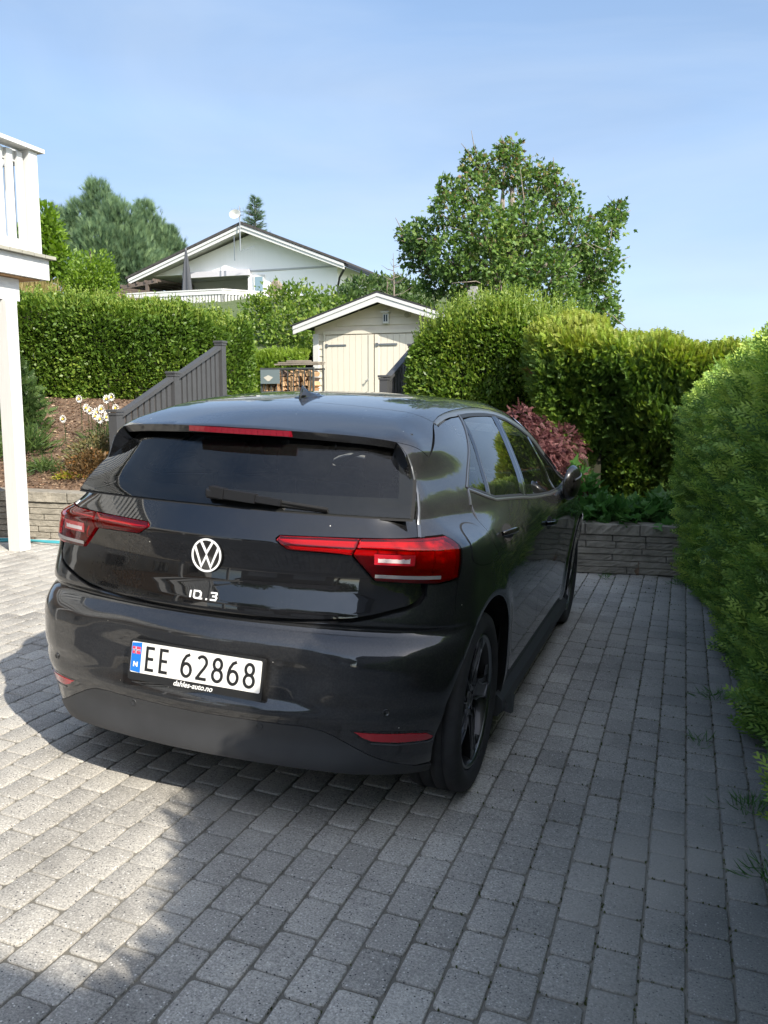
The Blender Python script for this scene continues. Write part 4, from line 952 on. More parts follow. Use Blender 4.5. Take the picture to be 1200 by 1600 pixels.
ang = rng.normal(0, .010, n); tz = np.clip(rng.normal(0, .0010, n), -.0014, .003); tx_ = rng.normal(0, .005, n); ty_ = rng.normal(0, .005, n)
cs, sn = np.cos(ang), np.sin(ang); tt = tm[None].repeat(n, 0); sc = 1-rng.uniform(0, .018, (n, 1))
X = (tt[..., 0]*cs[:, None]-tt[..., 1]*sn[:, None])*sc; Y = (tt[..., 0]*sn[:, None]+tt[..., 1]*cs[:, None])*sc
sag = .004*wob(np.stack([CC[:, 0], CC[:, 1], CC[:, 0]*0], -1), 2.2)
Z = tt[..., 2]+tz[:, None]+tt[..., 0]*tx_[:, None]+tt[..., 1]*ty_[:, None]+sag[:, None]-.002
VV = np.stack([X+CC[:, :1], Y+CC[:, 1:]+rng.normal(0, .0015, (n, 1)), Z], -1).reshape(-1, 3)
FF = (tq[None]+(np.arange(n)*len(tm))[:, None, None]).reshape(-1, 4)
tone = np.repeat(np.clip(rng.normal(.5, .17, n)+.12*wob(np.stack([CC[:, 0], CC[:, 1], CC[:, 0]*0], -1), 1.4, 5), 0, 1), len(tm))
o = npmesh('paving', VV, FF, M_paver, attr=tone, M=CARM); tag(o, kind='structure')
g_ = [(x, y, -.0065-.002+.004*float(wob(np.array([[x, y, 0.]]), 2.2)[0])) for y in np.linspace(-7, 7, 110) for x in np.linspace(-10, 2.3, 110)]
o = npmesh('paving_bed', g_, [(r*110+c, r*110+c+1, (r+1)*110+c+1, (r+1)*110+c) for r in range(109) for c in range(109)], M_joint, M=CARM); tag(o, kind='structure')
# moss in the joints beside the hedge
mossm = leafmat('moss', [(0, (.03, .04, .012)), (1, (.09, .11, .03))], .1)
nm = 90000; pi_ = rng.integers(0, n, nm); c0 = CC[pi_]; wgt = np.clip((c0[:, 0]-.2)/1.6, 0, 1)**1.2*(.25+.75*(wob(np.stack([c0[:, 0], c0[:, 1], c0[:, 0]*0], -1), 3.1, 9) > .05)); k = rng.uniform(0, 1, nm) < wgt*.8; c0 = c0[k]; nm = len(c0)
sd = rng.uniform(0, 1, nm) < .6; u = rng.uniform(-.5, .5, nm); px_ = np.where(sd, pw_/2, u*pw_)+c0[:, 0]+rng.normal(0, .002, nm); py_ = np.where(sd, u*plh, plh/2)+c0[:, 1]+rng.normal(0, .002, nm)
MP = np.stack([px_, py_, np.full(nm, -.0055)], -1)
tv = np.array([(-.5, 0, 0), (.5, 0, 0), (.15, .3, 1), (-.2, -.3, .8)]); r_ = rng.uniform(0, 6.28, nm); s_ = rng.uniform(.003, .0085, nm)
Vm = np.stack([(tv[None, :, 0]*np.cos(r_)[:, None]-tv[None, :, 1]*np.sin(r_)[:, None])*s_[:, None], (tv[None, :, 0]*np.sin(r_)[:, None]+tv[None, :, 1]*np.cos(r_)[:, None])*s_[:, None], tv[None, :, 2]*s_[:, None]*1.2+0*r_[:, None]], -1)+MP[:, None]
o = npmesh('joint_moss', Vm.reshape(-1, 3), np.arange(nm*4).reshape(-1, 4), mossm, attr=np.repeat(rng.uniform(0, 1, nm), 4), M=CARM); tag(o, kind='stuff', label='moss and dirt in the joints between pavers', cat='moss')
# planted ground behind and beside the paving
def gh(x, y):
    X, Y = wx(x, y), wy(x, y); x = np.asarray(x, float); y = np.asarray(y, float); zt = ZP(x, y)
    t = Y-np.where(x < -2.9, YL+.24, YR+.24)
    left = zt+.44+np.clip(t, 0, 9)*.33*(1-.0*t); left = np.minimum(left, 1.45+.0*x+.02*np.clip(t, 0, 40)); mid = zt*.0-.10+np.clip(t+.1, 0, 5)*.32; mid = np.minimum(mid, 1.0)
    right = zt+.44+np.clip(t-1.2, 0, 10)*.15; right = np.minimum(right, 1.0)
    a = sst(x, -4.15, -3.95); b = sst(x, -1.95, -1.8); z = left*(1-a)+mid*a*(1-b)+right*b
    z = z+np.clip(y-12, 0, 17)*.22*(1-sst(x, -6, 2)*.75)
    z = z+.02*wob(np.stack([x, y, x*0], -1), 4)
    return np.where(t < -.22, zt-.05, z)
nx_, ny_ = 150, 150; gx = np.linspace(-26, 9, nx_); gy = np.r_[np.linspace(2.2, 9, 90), np.linspace(9.2, 44, 60)]
GX, GY = np.meshgrid(gx, gy); GZ = gh(GX, GY); tmask = (wy(GX, GY)-np.where(GX < -2.9, YL+.24, YR+.24)) > -.25
Vg = np.stack([GX, GY, GZ], -1).reshape(-1, 3); tm_ = tmask.ravel(); F_ = []
for r in range(ny_-1):
    for c in range(nx_-1):
        q = (r*nx_+c, r*nx_+c+1, (r+1)*nx_+c+1, (r+1)*nx_+c)
        if tm_[q[0]] and tm_[q[1]] and tm_[q[2]] and tm_[q[3]]: F_.append(q)
o = npmesh('garden_soil', Vg, F_, [M_soil, M_grass], [1 if Vg[f[0]][1] > 7.0 else 0 for f in F_], smooth=True, M=SITE); tag(o, kind='structure')
o = npmesh('ground', [(-900, -900, -1.2), (900, -900, -1.2), (900, 900, -1.2), (-900, 900, -1.2)], [(0, 1, 2, 3)], M_grass, M=SITE); tag(o, kind='structure')
o = npmesh('side_soil', [(x, y, float(ZP(x, y))-.006+.012*math.sin(x*17+y*9)+(.02 if x > 2.15 else 0)) for y in np.linspace(-8, 6.2, 70) for x in np.linspace(2.12, 6, 24)], [(r*24+c, r*24+c+1, (r+1)*24+c+1, (r+1)*24+c) for r in range(69) for c in range(23)], M_soil, smooth=True, M=SITE); tag(o, kind='structure')
o = npmesh('rear_drive', [(x, y, float(ZP(x, y))-.06) for x, y in ((-14, -30), (14, -30), (14, -6.45), (-14, -6.45))], [(0, 1, 2, 3)], pbr('rear_concrete', (.20, .195, .185), .9, var=.15), M=SITE); tag(o, kind='structure')
# ---- leaves ----
def basis(Dr, spin):
    """rows: x=Dr, and two perpendiculars turned by spin"""
    Dr = Dr/np.linalg.norm(Dr, axis=1, keepdims=True); ref = np.where(np.abs(Dr[:, 2:3]) < .9, np.array([[0, 0, 1.]]), np.array([[1., 0, 0]]))
    a = np.cross(Dr, ref); a /= np.linalg.norm(a, axis=1, keepdims=True); b = np.cross(Dr, a); c, s = np.cos(spin)[:, None], np.sin(spin)[:, None]
    return Dr, a*c+b*s, -a*s+b*c
def scatter(P, Dr, size, tv, tf, spin=None, jitter=.0):
    n = len(P); size = np.broadcast_to(size, n); spin = rng.uniform(0, 6.28, n) if spin is None else spin
    x, y, z = basis(Dr+rng.normal(0, jitter, (n, 3)) if jitter else Dr, spin)
    V = P[:, None]+size[:, None, None]*(tv[None, :, :1]*x[:, None]+tv[None, :, 1:2]*y[:, None]+tv[None, :, 2:]*z[:, None])
    F = (tf[None]+(np.arange(n)*len(tv))[:, None, None]).reshape(-1, tf.shape[1])
    return V.reshape(-1, 3), F
T_leaf = (np.array([(0, 0, 0), (.45, .27, .06), (1, 0, -.08), (.45, -.27, .06)]), np.array([(0, 1, 2, 3)]))
def spray_t(k=7, wl=.40, th=.055):
    V = [(0, -th*.5, 0), (1, -.01, -.10), (1, .01, -.10), (0, th*.5, 0)]; F = [(0, 1, 2, 3)]
    for i in range(k):
        for s in (1, -1):
            t = .10+.82*i/(k-1); l = wl*(1-.62*t)*(1 if s > 0 else .92); a = R_(42-12*t); bx, bz = t, -.10*t*t
            dx, dy = math.cos(a), math.sin(a)*s; nx, ny = -dy, dx; n = len(V); w_ = th*1.25
            V += [(bx, 0, bz), (bx+dx*l*.5+nx*w_, dy*l*.5+ny*w_, bz-.01), (bx+dx*l, dy*l, bz-.05), (bx+dx*l*.5-nx*w_, dy*l*.5-ny*w_, bz-.01)]; F.append((n, n+1, n+2, n+3))
    return np.array(V), np.array(F)
T_spray = spray_t(5, .50, .036)
T_spray_s = spray_t(4, .42, .085)
T_spray_b = spray_t(5, .46, .055)
def maple_t():
    pts = [(0, 0), (.12, -.30), (.30, -.22), (.42, -.50), (.55, -.20), (1, 0), (.55, .20), (.42, .50), (.30, .22), (.12, .30)]
    V = [(.32, 0, .06)]+[(x, y, -.10*(abs(y)*2)**1.5-.06*x) for x, y in pts]; return np.array(V), np.array([(0, i+1, (i+1) % 10+1) for i in range(10)])
T_maple = maple_t()
def tuft_t(k=16, sp=.55, wd=.035, seed=3):
    r = np.random.default_rng(seed); V = []; F = []
    for i in range(k):
        a = 6.28*i/k+r.uniform(-.2, .2); e = r.uniform(.1, 1)*sp; l = r.uniform(.7, 1); b0 = r.uniform(0, .5)
        d = np.array([math.cos(e), math.sin(e)*math.cos(a), math.sin(e)*math.sin(a)]); p = np.cross(d, [.3, .5, .8]); p /= np.linalg.norm(p); n = len(V)
        o_ = np.array([b0, 0, 0]); V += [o_+p*wd*.5, o_+d*l*(1-b0*.4), o_-p*wd*.5]; F.append((n, n+1, n+2))
    return np.array(V), np.array(F)
T_tuft = tuft_t()
T_blade = (np.array([(0, -.03, 0), (.5, -.028, .03), (1, 0, -.12), (.5, .028, .03), (0, .03, 0)]), np.array([(0, 1, 3), (1, 2, 3), (0, 3, 4)]))
M_thuja = leafmat('thuja_foliage', [(0, (.05, .115, .025)), (.5, (.19, .32, .06)), (1, (.46, .58, .11))], .25, .55)
M_thujab = leafmat('back_thuja_foliage', [(0, (.030, .070, .014)), (.5, (.08, .15, .022)), (.9, (.27, .36, .045)), (1, (.16, .07, .03))], .28, .55)
M_privet = leafmat('hedge_leaves', [(0, (.040, .085, .014)), (.5, (.11, .19, .026)), (1, (.27, .33, .06))], .32, .42)
M_maple = leafmat('maple_leaves', [(0, (.036, .078, .020)), (.55, (.10, .18, .036)), (.85, (.19, .26, .05)), (1, (.18, .11, .06))], .30, .5)
M_pine = leafmat('pine_needles', [(0, (.050, .095, .055)), (.5, (.10, .17, .085)), (1, (.20, .29, .13))], .2, .6)
M_bright = leafmat('bright_leaves', [(0, (.06, .12, .012)), (.5, (.13, .22, .02)), (1, (.25, .34, .05))], .35, .5)
M_bush = leafmat('bush_leaves', [(0, (.028, .060, .018)), (.5, (.06, .11, .028)), (1, (.13, .18, .05))], .3, .5)
M_red = leafmat('maroon_leaves', [(0, (.06, .022, .024)), (.5, (.125, .047, .048)), (1, (.24, .11, .10))], .25, .6)
M_dry = leafmat('dry_grass', [(0, (.14, .12, .035)), (.5, (.26, .21, .08)), (1, (.38, .32, .15))], .3, .7)
M_core = pbr('inner_twigs', (.010, .013, .006), 1, base2=(.028, .026, .014), vscale=20)
M_bark = pbr('bark', (.09, .07, .055), .9, base2=(.17, .14, .115), vscale=12, bump=.8, bscale=30, bdist=.02)
M_twig = pbr('pale_twigs', (.20, .17, .14), .9, var=.2)
def join_np(parts):
    """parts: (V, F(k), material, tone) -> one mesh with triangles and quads"""
    V = []; Fq = []; mi = []; at = []; n = 0
    for v, f, m, a in parts:
        if f.shape[1] == 3: f = np.column_stack([f, f[:, 2]])
        V.append(v); Fq.append(f+n); mi.append(np.full(len(f), m)); at.append(a); n += len(v)
    return np.vstack(V), np.vstack(Fq), np.concatenate(mi), np.concatenate(at)
def foliage(name, parts, mats, base, parent=None):
    """as few meshes as possible: quads and triangles in one object"""
    Vs = []; polys = []; n = 0; at = []; loops = []; tot = []; mi = []
    for v, f, m, a in parts:
        Vs.append(v); loops.append((f+n).ravel()); tot.append(np.full(len(f), f.shape[1])); mi.append(np.full(len(f), m)); at.append(a); n += len(v)
    V = np.vstack(Vs)-np.array(base); lp = np.concatenate(loops).astype(np.int32); tt_ = np.concatenate(tot).astype(np.int32)
    me = bpy.data.meshes.new(name); me.vertices.add(len(V)); me.vertices.foreach_set('co', V.astype(np.float32).ravel()); me.loops.add(len(lp)); me.loops.foreach_set('vertex_index', lp)
    me.polygons.add(len(tt_)); me.polygons.foreach_set('loop_start', np.r_[0, np.cumsum(tt_)[:-1]].astype(np.int32)); me.polygons.foreach_set('loop_total', tt_); me.polygons.foreach_set('material_index', np.concatenate(mi).astype(np.int32))
    for m in mats: me.materials.append(m)
    me.update(calc_edges=True); a_ = me.attributes.new('tone', 'FLOAT', 'POINT'); a_.data.foreach_set('value', np.concatenate(at).astype(np.float32))
    o = bpy.data.objects.new(name, me); COL.objects.link(o)
    if parent is not None: o.parent = parent
    else: o.matrix_world = T_(base)
    return o
LEAN = [0.]
def hedge_surface(path, top, thick, n, rad=.25, disp=.08, seed=0, cross=None, bot=None):
    """random points on a clipped hedge: path = front line (site), top = height along the path"""
    path = np.asarray(path, float); d = np.r_[0, np.cumsum(np.hypot(*np.diff(path, axis=0).T))]; L_ = d[-1]
    s = rng.uniform(0, L_, n); x = np.interp(s, d, path[:, 0]); y = np.interp(s, d, path[:, 1]); tx = np.interp(s+.05, d, path[:, 0])-np.interp(s-.05, d, path[:, 0]); ty = np.interp(s+.05, d, path[:, 1])-np.interp(s-.05, d, path[:, 1])
    l = np.hypot(tx, ty)+1e-9; tx /= l; ty /= l; nx, ny = -ty, tx            # left normal of the path = front of the hedge
    zt = np.interp(s, d if len(top) == len(d) else np.linspace(0, L_, len(top)), top); zb = np.interp(s, d if len(bot) == len(d) else np.linspace(0, L_, len(bot)), bot) if bot is not None else gh(x, y)
    H = zt-zb; u = rng.uniform(0, 1, n)*(H+thick*.8); face = u < H-rad; arc_ = ~face & (u < H-rad+rad*1.57); 
    a = np.where(arc_, (u-(H-rad))/rad, 0); zz = np.where(face, zb+u, np.where(arc_, zt-rad+rad*np.sin(a), zt)); dep = np.where(face, 0, np.where(arc_, rad*(1-np.cos(a)), rad+(u-(H-rad+rad*1.57))))
    N = np.stack([np.where(face, nx, np.where(arc_, nx*np.cos(a), 0)), np.where(face, ny, np.where(arc_, ny*np.cos(a), 0)), np.where(face, .0, np.where(arc_, np.sin(a), 1))], -1)
    dep = dep+LEAN[0]*(1-sst((zz-zb)/np.maximum(H, .1), 0, .85))*(dep < .3); P = np.stack([x-nx*dep, y-ny*dep, zz], -1); P = P+N*(disp*wob(P, 3.2, seed)+disp*.6*wob(P, 8.5, seed+3))[:, None]
    return P, N, H, (zz-zb)/np.maximum(H, .1)
def hedge_core(path, top, thick, inset, bot=None, disp=.08, seed=0, rad=.25, ends=(0, 0)):
    path = np.asarray(path, float); d = np.r_[0, np.cumsum(np.hypot(*np.diff(path, axis=0).T))]; L_ = d[-1]; m = max(8, int(L_/.12)); V = []
    s = np.linspace(ends[0], L_-ends[1], m); ck = 14
    for q in s:
        x, y = np.interp(q, d, path[:, 0]), np.interp(q, d, path[:, 1]); tx = np.interp(q+.05, d, path[:, 0])-np.interp(q-.05, d, path[:, 0]); ty = np.interp(q+.05, d, path[:, 1])-np.interp(q-.05, d, path[:, 1]); l = math.hypot(tx, ty); nx, ny = -ty/l, tx/l
        zt = np.interp(q, d if len(top) == len(d) else np.linspace(0, L_, len(top)), top); zb = np.interp(q, d if len(bot) == len(d) else np.linspace(0, L_, len(bot)), bot) if bot is not None else float(gh(x, y))
        pr = [(0, zb-.1), (0, zb+.25*(zt-zb)), (0, zb+.5*(zt-zb)), (0, zb+.75*(zt-zb)), (0, zt-rad), (rad*.13, zt-rad*.5), (rad*.5, zt-rad*.13), (rad, zt), (thick*.6, zt), (thick, zt-.1), (thick, zb+.5*(zt-zb)), (thick, zb-.1)]
        for k, (dp, z) in enumerate(pr):
            dp = dp+(LEAN[0]*(1-float(sst(np.array((z-zb)/max(zt-zb, .1)), 0, .85))) if dp < .3 else 0); P = np.array([x-nx*dp, y-ny*dp, z]); N = np.array([nx, ny, 0]) if k < 5 else (np.array([nx*.7, ny*.7, .7]) if k < 7 else (np.array([0, 0, 1.]) if k < 9 else np.array([-nx, -ny, 0])))
            V.append(P+N*(disp*wob(P[None], 3.2, seed)[0]+disp*.6*wob(P[None], 8.5, seed+3)[0]-inset))
    k = 12; F = [(i*k+j, i*k+j+1, (i+1)*k+j+1, (i+1)*k+j) for i in range(m-1) for j in range(k-1)]
    return np.array(V), np.array(F)
def hedge(name, label, path, top, thick, n, size, mat_, tmpl, bot=None, seed=0, disp=.08, out=.5, up=.5, inset=.13, tone=(.15, .75), rad=.25, spinmode=None, topbright=.25, group=None, shoots=0, shoot_h=.3, deep=.10, brown=0, jn_=.38):
    P, N, H, hf = hedge_surface(path, top, thick, n, rad, disp, seed, bot=bot)
    off = -rng.uniform(0, deep, n)+.02; P = P+N*off[:, None]
    Dr = N*out+np.array([0, 0, up])+rng.normal(0, jn_, (n, 3))+.35*np.stack([wob(P, 6, 21), wob(P, 6, 24), wob(P, 6, 27)], -1); sp = None
    tn = np.clip(rng.uniform(tone[0], tone[1], n)+.16*wob(P, 5, seed+11)+topbright*sst(hf, .75, 1.0)+off*1.0, 0, .93)  # topbright paints the sunlit hedge tops into the leaf tone
    if brown: 
        bm_ = (wob(P, 4.0, seed+17) > 1.0) & (rng.uniform(0, 1, n) < brown) & (hf < .75); tn = np.where(bm_, 1.0, tn)
    V, F = scatter(P, Dr, size*rng.uniform(.65, 1.25, n), tmpl[0], tmpl[1], spin=sp)
    parts = [(V, F, 0, np.repeat(tn, len(tmpl[0])))]
    if shoots:
        P2, N2, H2, hf2 = hedge_surface(path, top, thick, shoots*3, rad, disp, seed, bot=bot); k = hf2 > .86; P2 = P2[k][:shoots]; m = len(P2); hh = rng.uniform(.35, 1, m)*shoot_h
        lean = np.stack([rng.normal(0, .10, m), rng.normal(0, .10, m), np.ones(m)], -1)
        sv = np.array([(0, -.5, 0), (1, -.15, 0), (1, .15, 0), (0, .5, 0)])*np.array([1, .012, 1]); 
        xb, yb, zb_ = basis(lean, rng.uniform(0, 6, m)); VV = P2[:, None]+hh[:, None, None]*sv[None, :, :1]*xb[:, None]+sv[None, :, 1:2]*yb[:, None]
        parts.append((VV.reshape(-1, 3), np.arange(m*4).reshape(-1, 4), 0, np.full(m*4, .8)))
        nl = 9; tt = rng.uniform(.05, 1.0, (m, nl)); LP = P2[:, None]+hh[:, None, None]*tt[..., None]*lean[:, None]; LP = LP.reshape(-1, 3); az = rng.uniform(0, 6.28, m*nl)
        LD = np.stack([np.cos(az), np.sin(az), np.full(m*nl, .9)], -1); V, F = scatter(LP, LD, size*rng.uniform(.5, .95, m*nl)*(1.15-.5*tt.ravel()), T_leaf[0], T_leaf[1]); parts.append((V, F, 0, np.repeat(np.clip(rng.uniform(.4, .95, m*nl), 0, 1), 4)))
    cv, cf = hedge_core(path, top, thick, inset, bot, disp, seed, rad); parts.append((cv, cf, 1, np.full(len(cv), .3)))
    b = (float(np.mean(np.asarray(path)[:, 0])), float(np.mean(np.asarray(path)[:, 1])), float(min(bot) if bot is not None else .4))
    o = foliage(name, parts, [mat_, M_core], b); return single(o, label, 'hedge', group)
# near right hedge (front faces the drive, -x side)
hp = [(2.30, -7.5), (2.20, -4.2), (2.16, -2.65), (2.14, -2.25), (2.12, -1.75), (2.10, -1.1), (2.05, -.2), (1.99, .8), (1.93, 1.6), (1.85, 3.2), (1.70, 4.3), (1.62, 4.9)]
tops = [1.45, 1.55, 1.70, 1.98, 2.22, 2.12, 1.92, 1.84, 1.76, 1.70, 1.64, 1.58]; bots = [float(ZP(x, y)) for x, y in hp]
LEAN[0] = .05
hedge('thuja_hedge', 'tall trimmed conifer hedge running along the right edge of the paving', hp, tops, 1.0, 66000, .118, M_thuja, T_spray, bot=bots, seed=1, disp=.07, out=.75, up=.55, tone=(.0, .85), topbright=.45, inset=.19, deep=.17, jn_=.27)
LEAN[0] = .55
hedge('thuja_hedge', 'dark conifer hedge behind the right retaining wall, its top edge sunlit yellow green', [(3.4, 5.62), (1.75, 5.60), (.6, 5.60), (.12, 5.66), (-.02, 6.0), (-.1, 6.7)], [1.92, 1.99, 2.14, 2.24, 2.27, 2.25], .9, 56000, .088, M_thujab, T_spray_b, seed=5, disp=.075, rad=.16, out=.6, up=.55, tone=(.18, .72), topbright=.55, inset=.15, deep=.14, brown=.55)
LEAN[0] = 0.
hedge('leafy_hedge', 'broad leafy green hedge right of the garden shed with upright shoots on top', [(.62, 7.3), (.40, 6.85), (-.5, 6.75), (-1.2, 6.72), (-1.62, 6.85), (-1.75, 7.6)], [2.42, 2.46, 2.60, 2.58, 2.40, 2.2], 1.1, 56000, .060, M_privet, T_leaf, seed=8, disp=.08, out=.7, up=.35, tone=(.12, .75), topbright=.15, shoots=800, shoot_h=.34, rad=.4, deep=.16)
hedge('leafy_hedge', 'long leafy green hedge on the left above the mulched bank', [(-4.85, 8.5), (-4.38, 7.9), (-4.75, 6.9), (-5.6, 6.1), (-6.8, 5.75), (-8.6, 5.3)], [2.50, 2.62, 2.74, 2.76, 2.76, 2.70], 1.2, 68000, .058, M_privet, T_leaf, seed=12, disp=.11, out=.7, up=.3, tone=(.10, .72), topbright=.15, shoots=700, shoot_h=.22, rad=.35, deep=.16)
hedge('low_hedge', 'low yellow green hedge behind the firewood rack', [(-5.12, 11.3), (-6.2, 11.2), (-7.6, 11.0)], [2.33, 2.36, 2.45], .8, 7000, .11, M_bright, T_spray_s, seed=15, disp=.07, tone=(.3, .8), inset=.08)
def blobs_foliage(B, n, size, tmpl, upb=.3, tone=(.2, .7), seed=0, shell=.5, jit=.45, toprd=0, squash=1.0, hang=0, rs=1., spray=0.):
    B = np.asarray(B, float); wts = B[:, 3]**2; k = rng.choice(len(B), n, p=wts/wts.sum()); d = rng.normal(size=(n, 3)); d /= np.linalg.norm(d, axis=1, keepdims=True)
    r = rs*rng.uniform(shell**3, 1, n)**(1/3)*(1+.22*wob(d*2+B[k, :3], 3, seed)+.16*wob(d*4+B[k, :3]*2, 3, seed+9))
    if spray: q_ = wob(d*5+B[k, :3], 2.2, seed+20) > .75; r = np.where(q_, r+spray*rng.uniform(0, 1.2, n), r)
    P = B[k, :3]+d*(B[k, 3]*r)[:, None]*np.array([1, 1, squash])
    Dr = d*.6+np.array([0, 0, upb-hang])+rng.normal(0, jit, (n, 3)); V, F = scatter(P, Dr, size*rng.uniform(.6, 1.2, n), tmpl[0], tmpl[1])
    tn = rng.uniform(tone[0], tone[1], n)+.12*wob(P, 2.5, seed+4)+.12*(r-.8)
    if toprd: z = (P[:, 2]-P[:, 2].min())/(np.ptp(P[:, 2])); tn = np.where((rng.uniform(0, 1, n) < toprd*z**2*2) , rng.uniform(.93, 1, n), np.minimum(tn, .86))
    return V, F, 0, np.repeat(np.clip(tn, 0, 1), len(tmpl[0])), P
def branches(base, B, r0, top=None, twigs=0, seed=1):
    q = MB(); base = np.asarray(base, float); B = np.asarray(B, float); ctr = B[:, :3].mean(0); rr_ = random.Random(seed)
    top = np.asarray(top if top is not None else ctr+[0, 0, .6]); q.tube([base, base*.6+top*.4+[.05, 0, 0], top], [r0, r0*.75, r0*.3], 10)
    for b in B:
        t = min(.92, max(.15, (b[2]-base[2])/(top[2]-base[2]+1e-6)*.62)); p0 = base+(top-base)*t; tgt = b[:3]+np.array([rr_.uniform(-.1, .1) for _ in range(3)]); m = p0*.5+tgt*.5+np.array([rr_.uniform(-.15, .15), rr_.uniform(-.15, .15), -.12])
        q.tube([p0, m, tgt], [r0*.38*(b[3]/B[:, 3].max())**.7, r0*.22, r0*.06], 6)
        for _ in range(twigs):
            e = tgt+np.array([rr_.gauss(0, 1) for _ in range(3)])*b[3]*.55; q.tube([m*.4+tgt*.6, tgt*.5+e*.5+[0, 0, -.03], e], [r0*.11, r0*.07, r0*.03], 4)
    return q
def tree(name, label, B, n, size, tmpl, mat_, base, r0=.12, top=None, twigs=3, bark=None, group=None, core=.0, cat='tree', **k):
    th = thing(name, base, label, cat, group); q = branches(base, B, r0, top, twigs); q.v = [(x-base[0], y-base[1], z-base[2]) for x, y, z in q.v]; q.build('trunk', bark or M_bark, th, smooth=True)
    V, F, m, tn, P = blobs_foliage(B, n, size, tmpl, **k); foliage('crown', [(V, F, 0, tn)], [mat_], base, parent=th); return th
B_maple = [(-2.33, 15.72, 6.48, 0.64), (-2.82, 15.12, 5.88, 0.64), (-1.79, 16.23, 6.25, 0.62), (-3.31, 14.62, 5.42, 0.59), (-3.91, 14.73, 4.93, 0.57), (-4.22, 15.04, 4.62, 0.44), (-3.22, 14.33, 4.46, 0.69), (-2.48, 14.6, 4.97, 0.83), (-1.81, 15.27, 5.18, 0.82), (-1.17, 16.34, 5.88, 0.53), (-0.8, 15.84, 4.96, 0.78), (-0.22, 16.68, 5.34, 0.53), (-0.29, 16.24, 4.45, 0.65), (-1.21, 15.06, 4.07, 0.83), (-2.09, 14.74, 3.94, 0.83), (-2.94, 14.86, 3.86, 0.7), (-3.75, 15.21, 4.07, 0.52), (-0.35, 16.43, 3.73, 0.61), (-0.89, 15.81, 3.48, 0.64), (-0.17, 16.91, 3.4, 0.44), (-0.06, 17.06, 5.68, 0.33), (-4.4, 15.19, 5.1, 0.35), (-2.99, 15.48, 6.57, 0.41), (-2.31, 15.93, 6.89, 0.38), (-1.48, 16.45, 6.41, 0.36), (-3.51, 15.3, 6.11, 0.35), (-2.09, 16.87, 4.79, 0.92), (-3.01, 16.96, 4.71, 0.94), (-1.01, 17.68, 4.41, 0.86)]
tree('maple_tree', 'large broad leafed tree rising behind the hedges, right of the garden shed', B_maple, 21000, .108, T_maple, M_maple, (-2.1, 15.5, 1.1), .17, (-2.2, 15.8, 6.1), 5, bark=M_twig, shell=.45, seed=2, toprd=.11, tone=(.15, .8), upb=.0, jit=.55, hang=.15, rs=.69, spray=.34)
B_p1 = [(-27.53, 34.32, 12.11, 0.68), (-27.26, 34.41, 11.15, 1.17), (-28.22, 34.06, 10.67, 1.24), (-26.04, 34.05, 10.37, 1.35), (-28.89, 33.82, 9.54, 1.38), (-26.52, 33.07, 9.12, 1.67), (-25.64, 34.2, 8.95, 1.52), (-29.99, 34.23, 10.67, 0.92), (-26.73, 33.0, 7.71, 2.0), (-25.22, 34.35, 7.83, 1.52)]
B_p2 = [(-26.13, 36.4, 11.48, 0.6), (-26.0, 36.45, 10.65, 0.99), (-26.06, 35.64, 9.84, 1.12), (-25.55, 36.61, 9.65, 1.22), (-25.47, 35.85, 8.38, 1.4), (-25.11, 36.78, 8.31, 1.06)]
B_p3 = [(-25.41, 37.47, 10.36, 0.51), (-25.23, 37.53, 9.62, 0.72), (-25.04, 37.59, 8.6, 0.95), (-24.96, 38.41, 8.36, 0.58)]
tree('pine_tree', 'widest blue green pine at the back left, nearest the white balcony', B_p1, 12000, .40, T_tuft, M_pine, (-26.87, 34.09, 3.75), .16, (-27.47, 34.39, 11.86), 2, group='pines at the back left', upb=1.0, shell=.55, jit=.3, tone=(.2, .9), rs=.76, spray=.45)
tree('pine_tree', 'middle blue green pine at the back left, between a wider and a smaller pine', B_p2, 5600, .38, T_tuft, M_pine, (-25.67, 36.49, 4.06), .13, (-26.12, 36.34, 11.26), 2, group='pines at the back left', upb=1.0, shell=.5, jit=.3, seed=7, tone=(.2, .9), rs=.76, spray=.45)
tree('pine_tree', 'smallest blue green pine, closest to the white gabled house', B_p3, 3200, .36, T_tuft, M_pine, (-25.22, 37.54, 4.06), .10, (-25.37, 37.39, 10.21), 2, group='pines at the back left', upb=1.0, shell=.5, jit=.3, seed=9, tone=(.15, .85), rs=.76, spray=.45)
tree('leafy_tree', 'yellow green leafy tree just right of the white balcony railing', [(-16.87, 17.95, 6.89, 0.44), (-16.66, 18.02, 6.43, 0.48), (-16.78, 17.98, 5.78, 0.6), (-16.33, 18.14, 5.68, 0.44), (-17.03, 17.89, 6.15, 0.52), (-17.2, 18.0, 5.2, .6), (-16.6, 18.1, 4.9, .6)], 3600, .20, T_leaf, M_bright, (-16.8, 18.0, 2.5), .09, None, 2, shell=.4, tone=(.05, .6))
tree('clipped_bush', 'round bright green bush standing on top of the left hedge line', [(-7.94, 8.93, 3.57, 0.40), (-7.89, 8.73, 3.34, 0.36), (-7.81, 8.97, 3.46, 0.32), (-7.95, 8.9, 3.1, .4)], 5200, .065, T_leaf, M_bright, (-7.9, 8.9, 2.3), .04, None, 0, cat='bush', shell=.6, tone=(.15, .7), upb=.4)
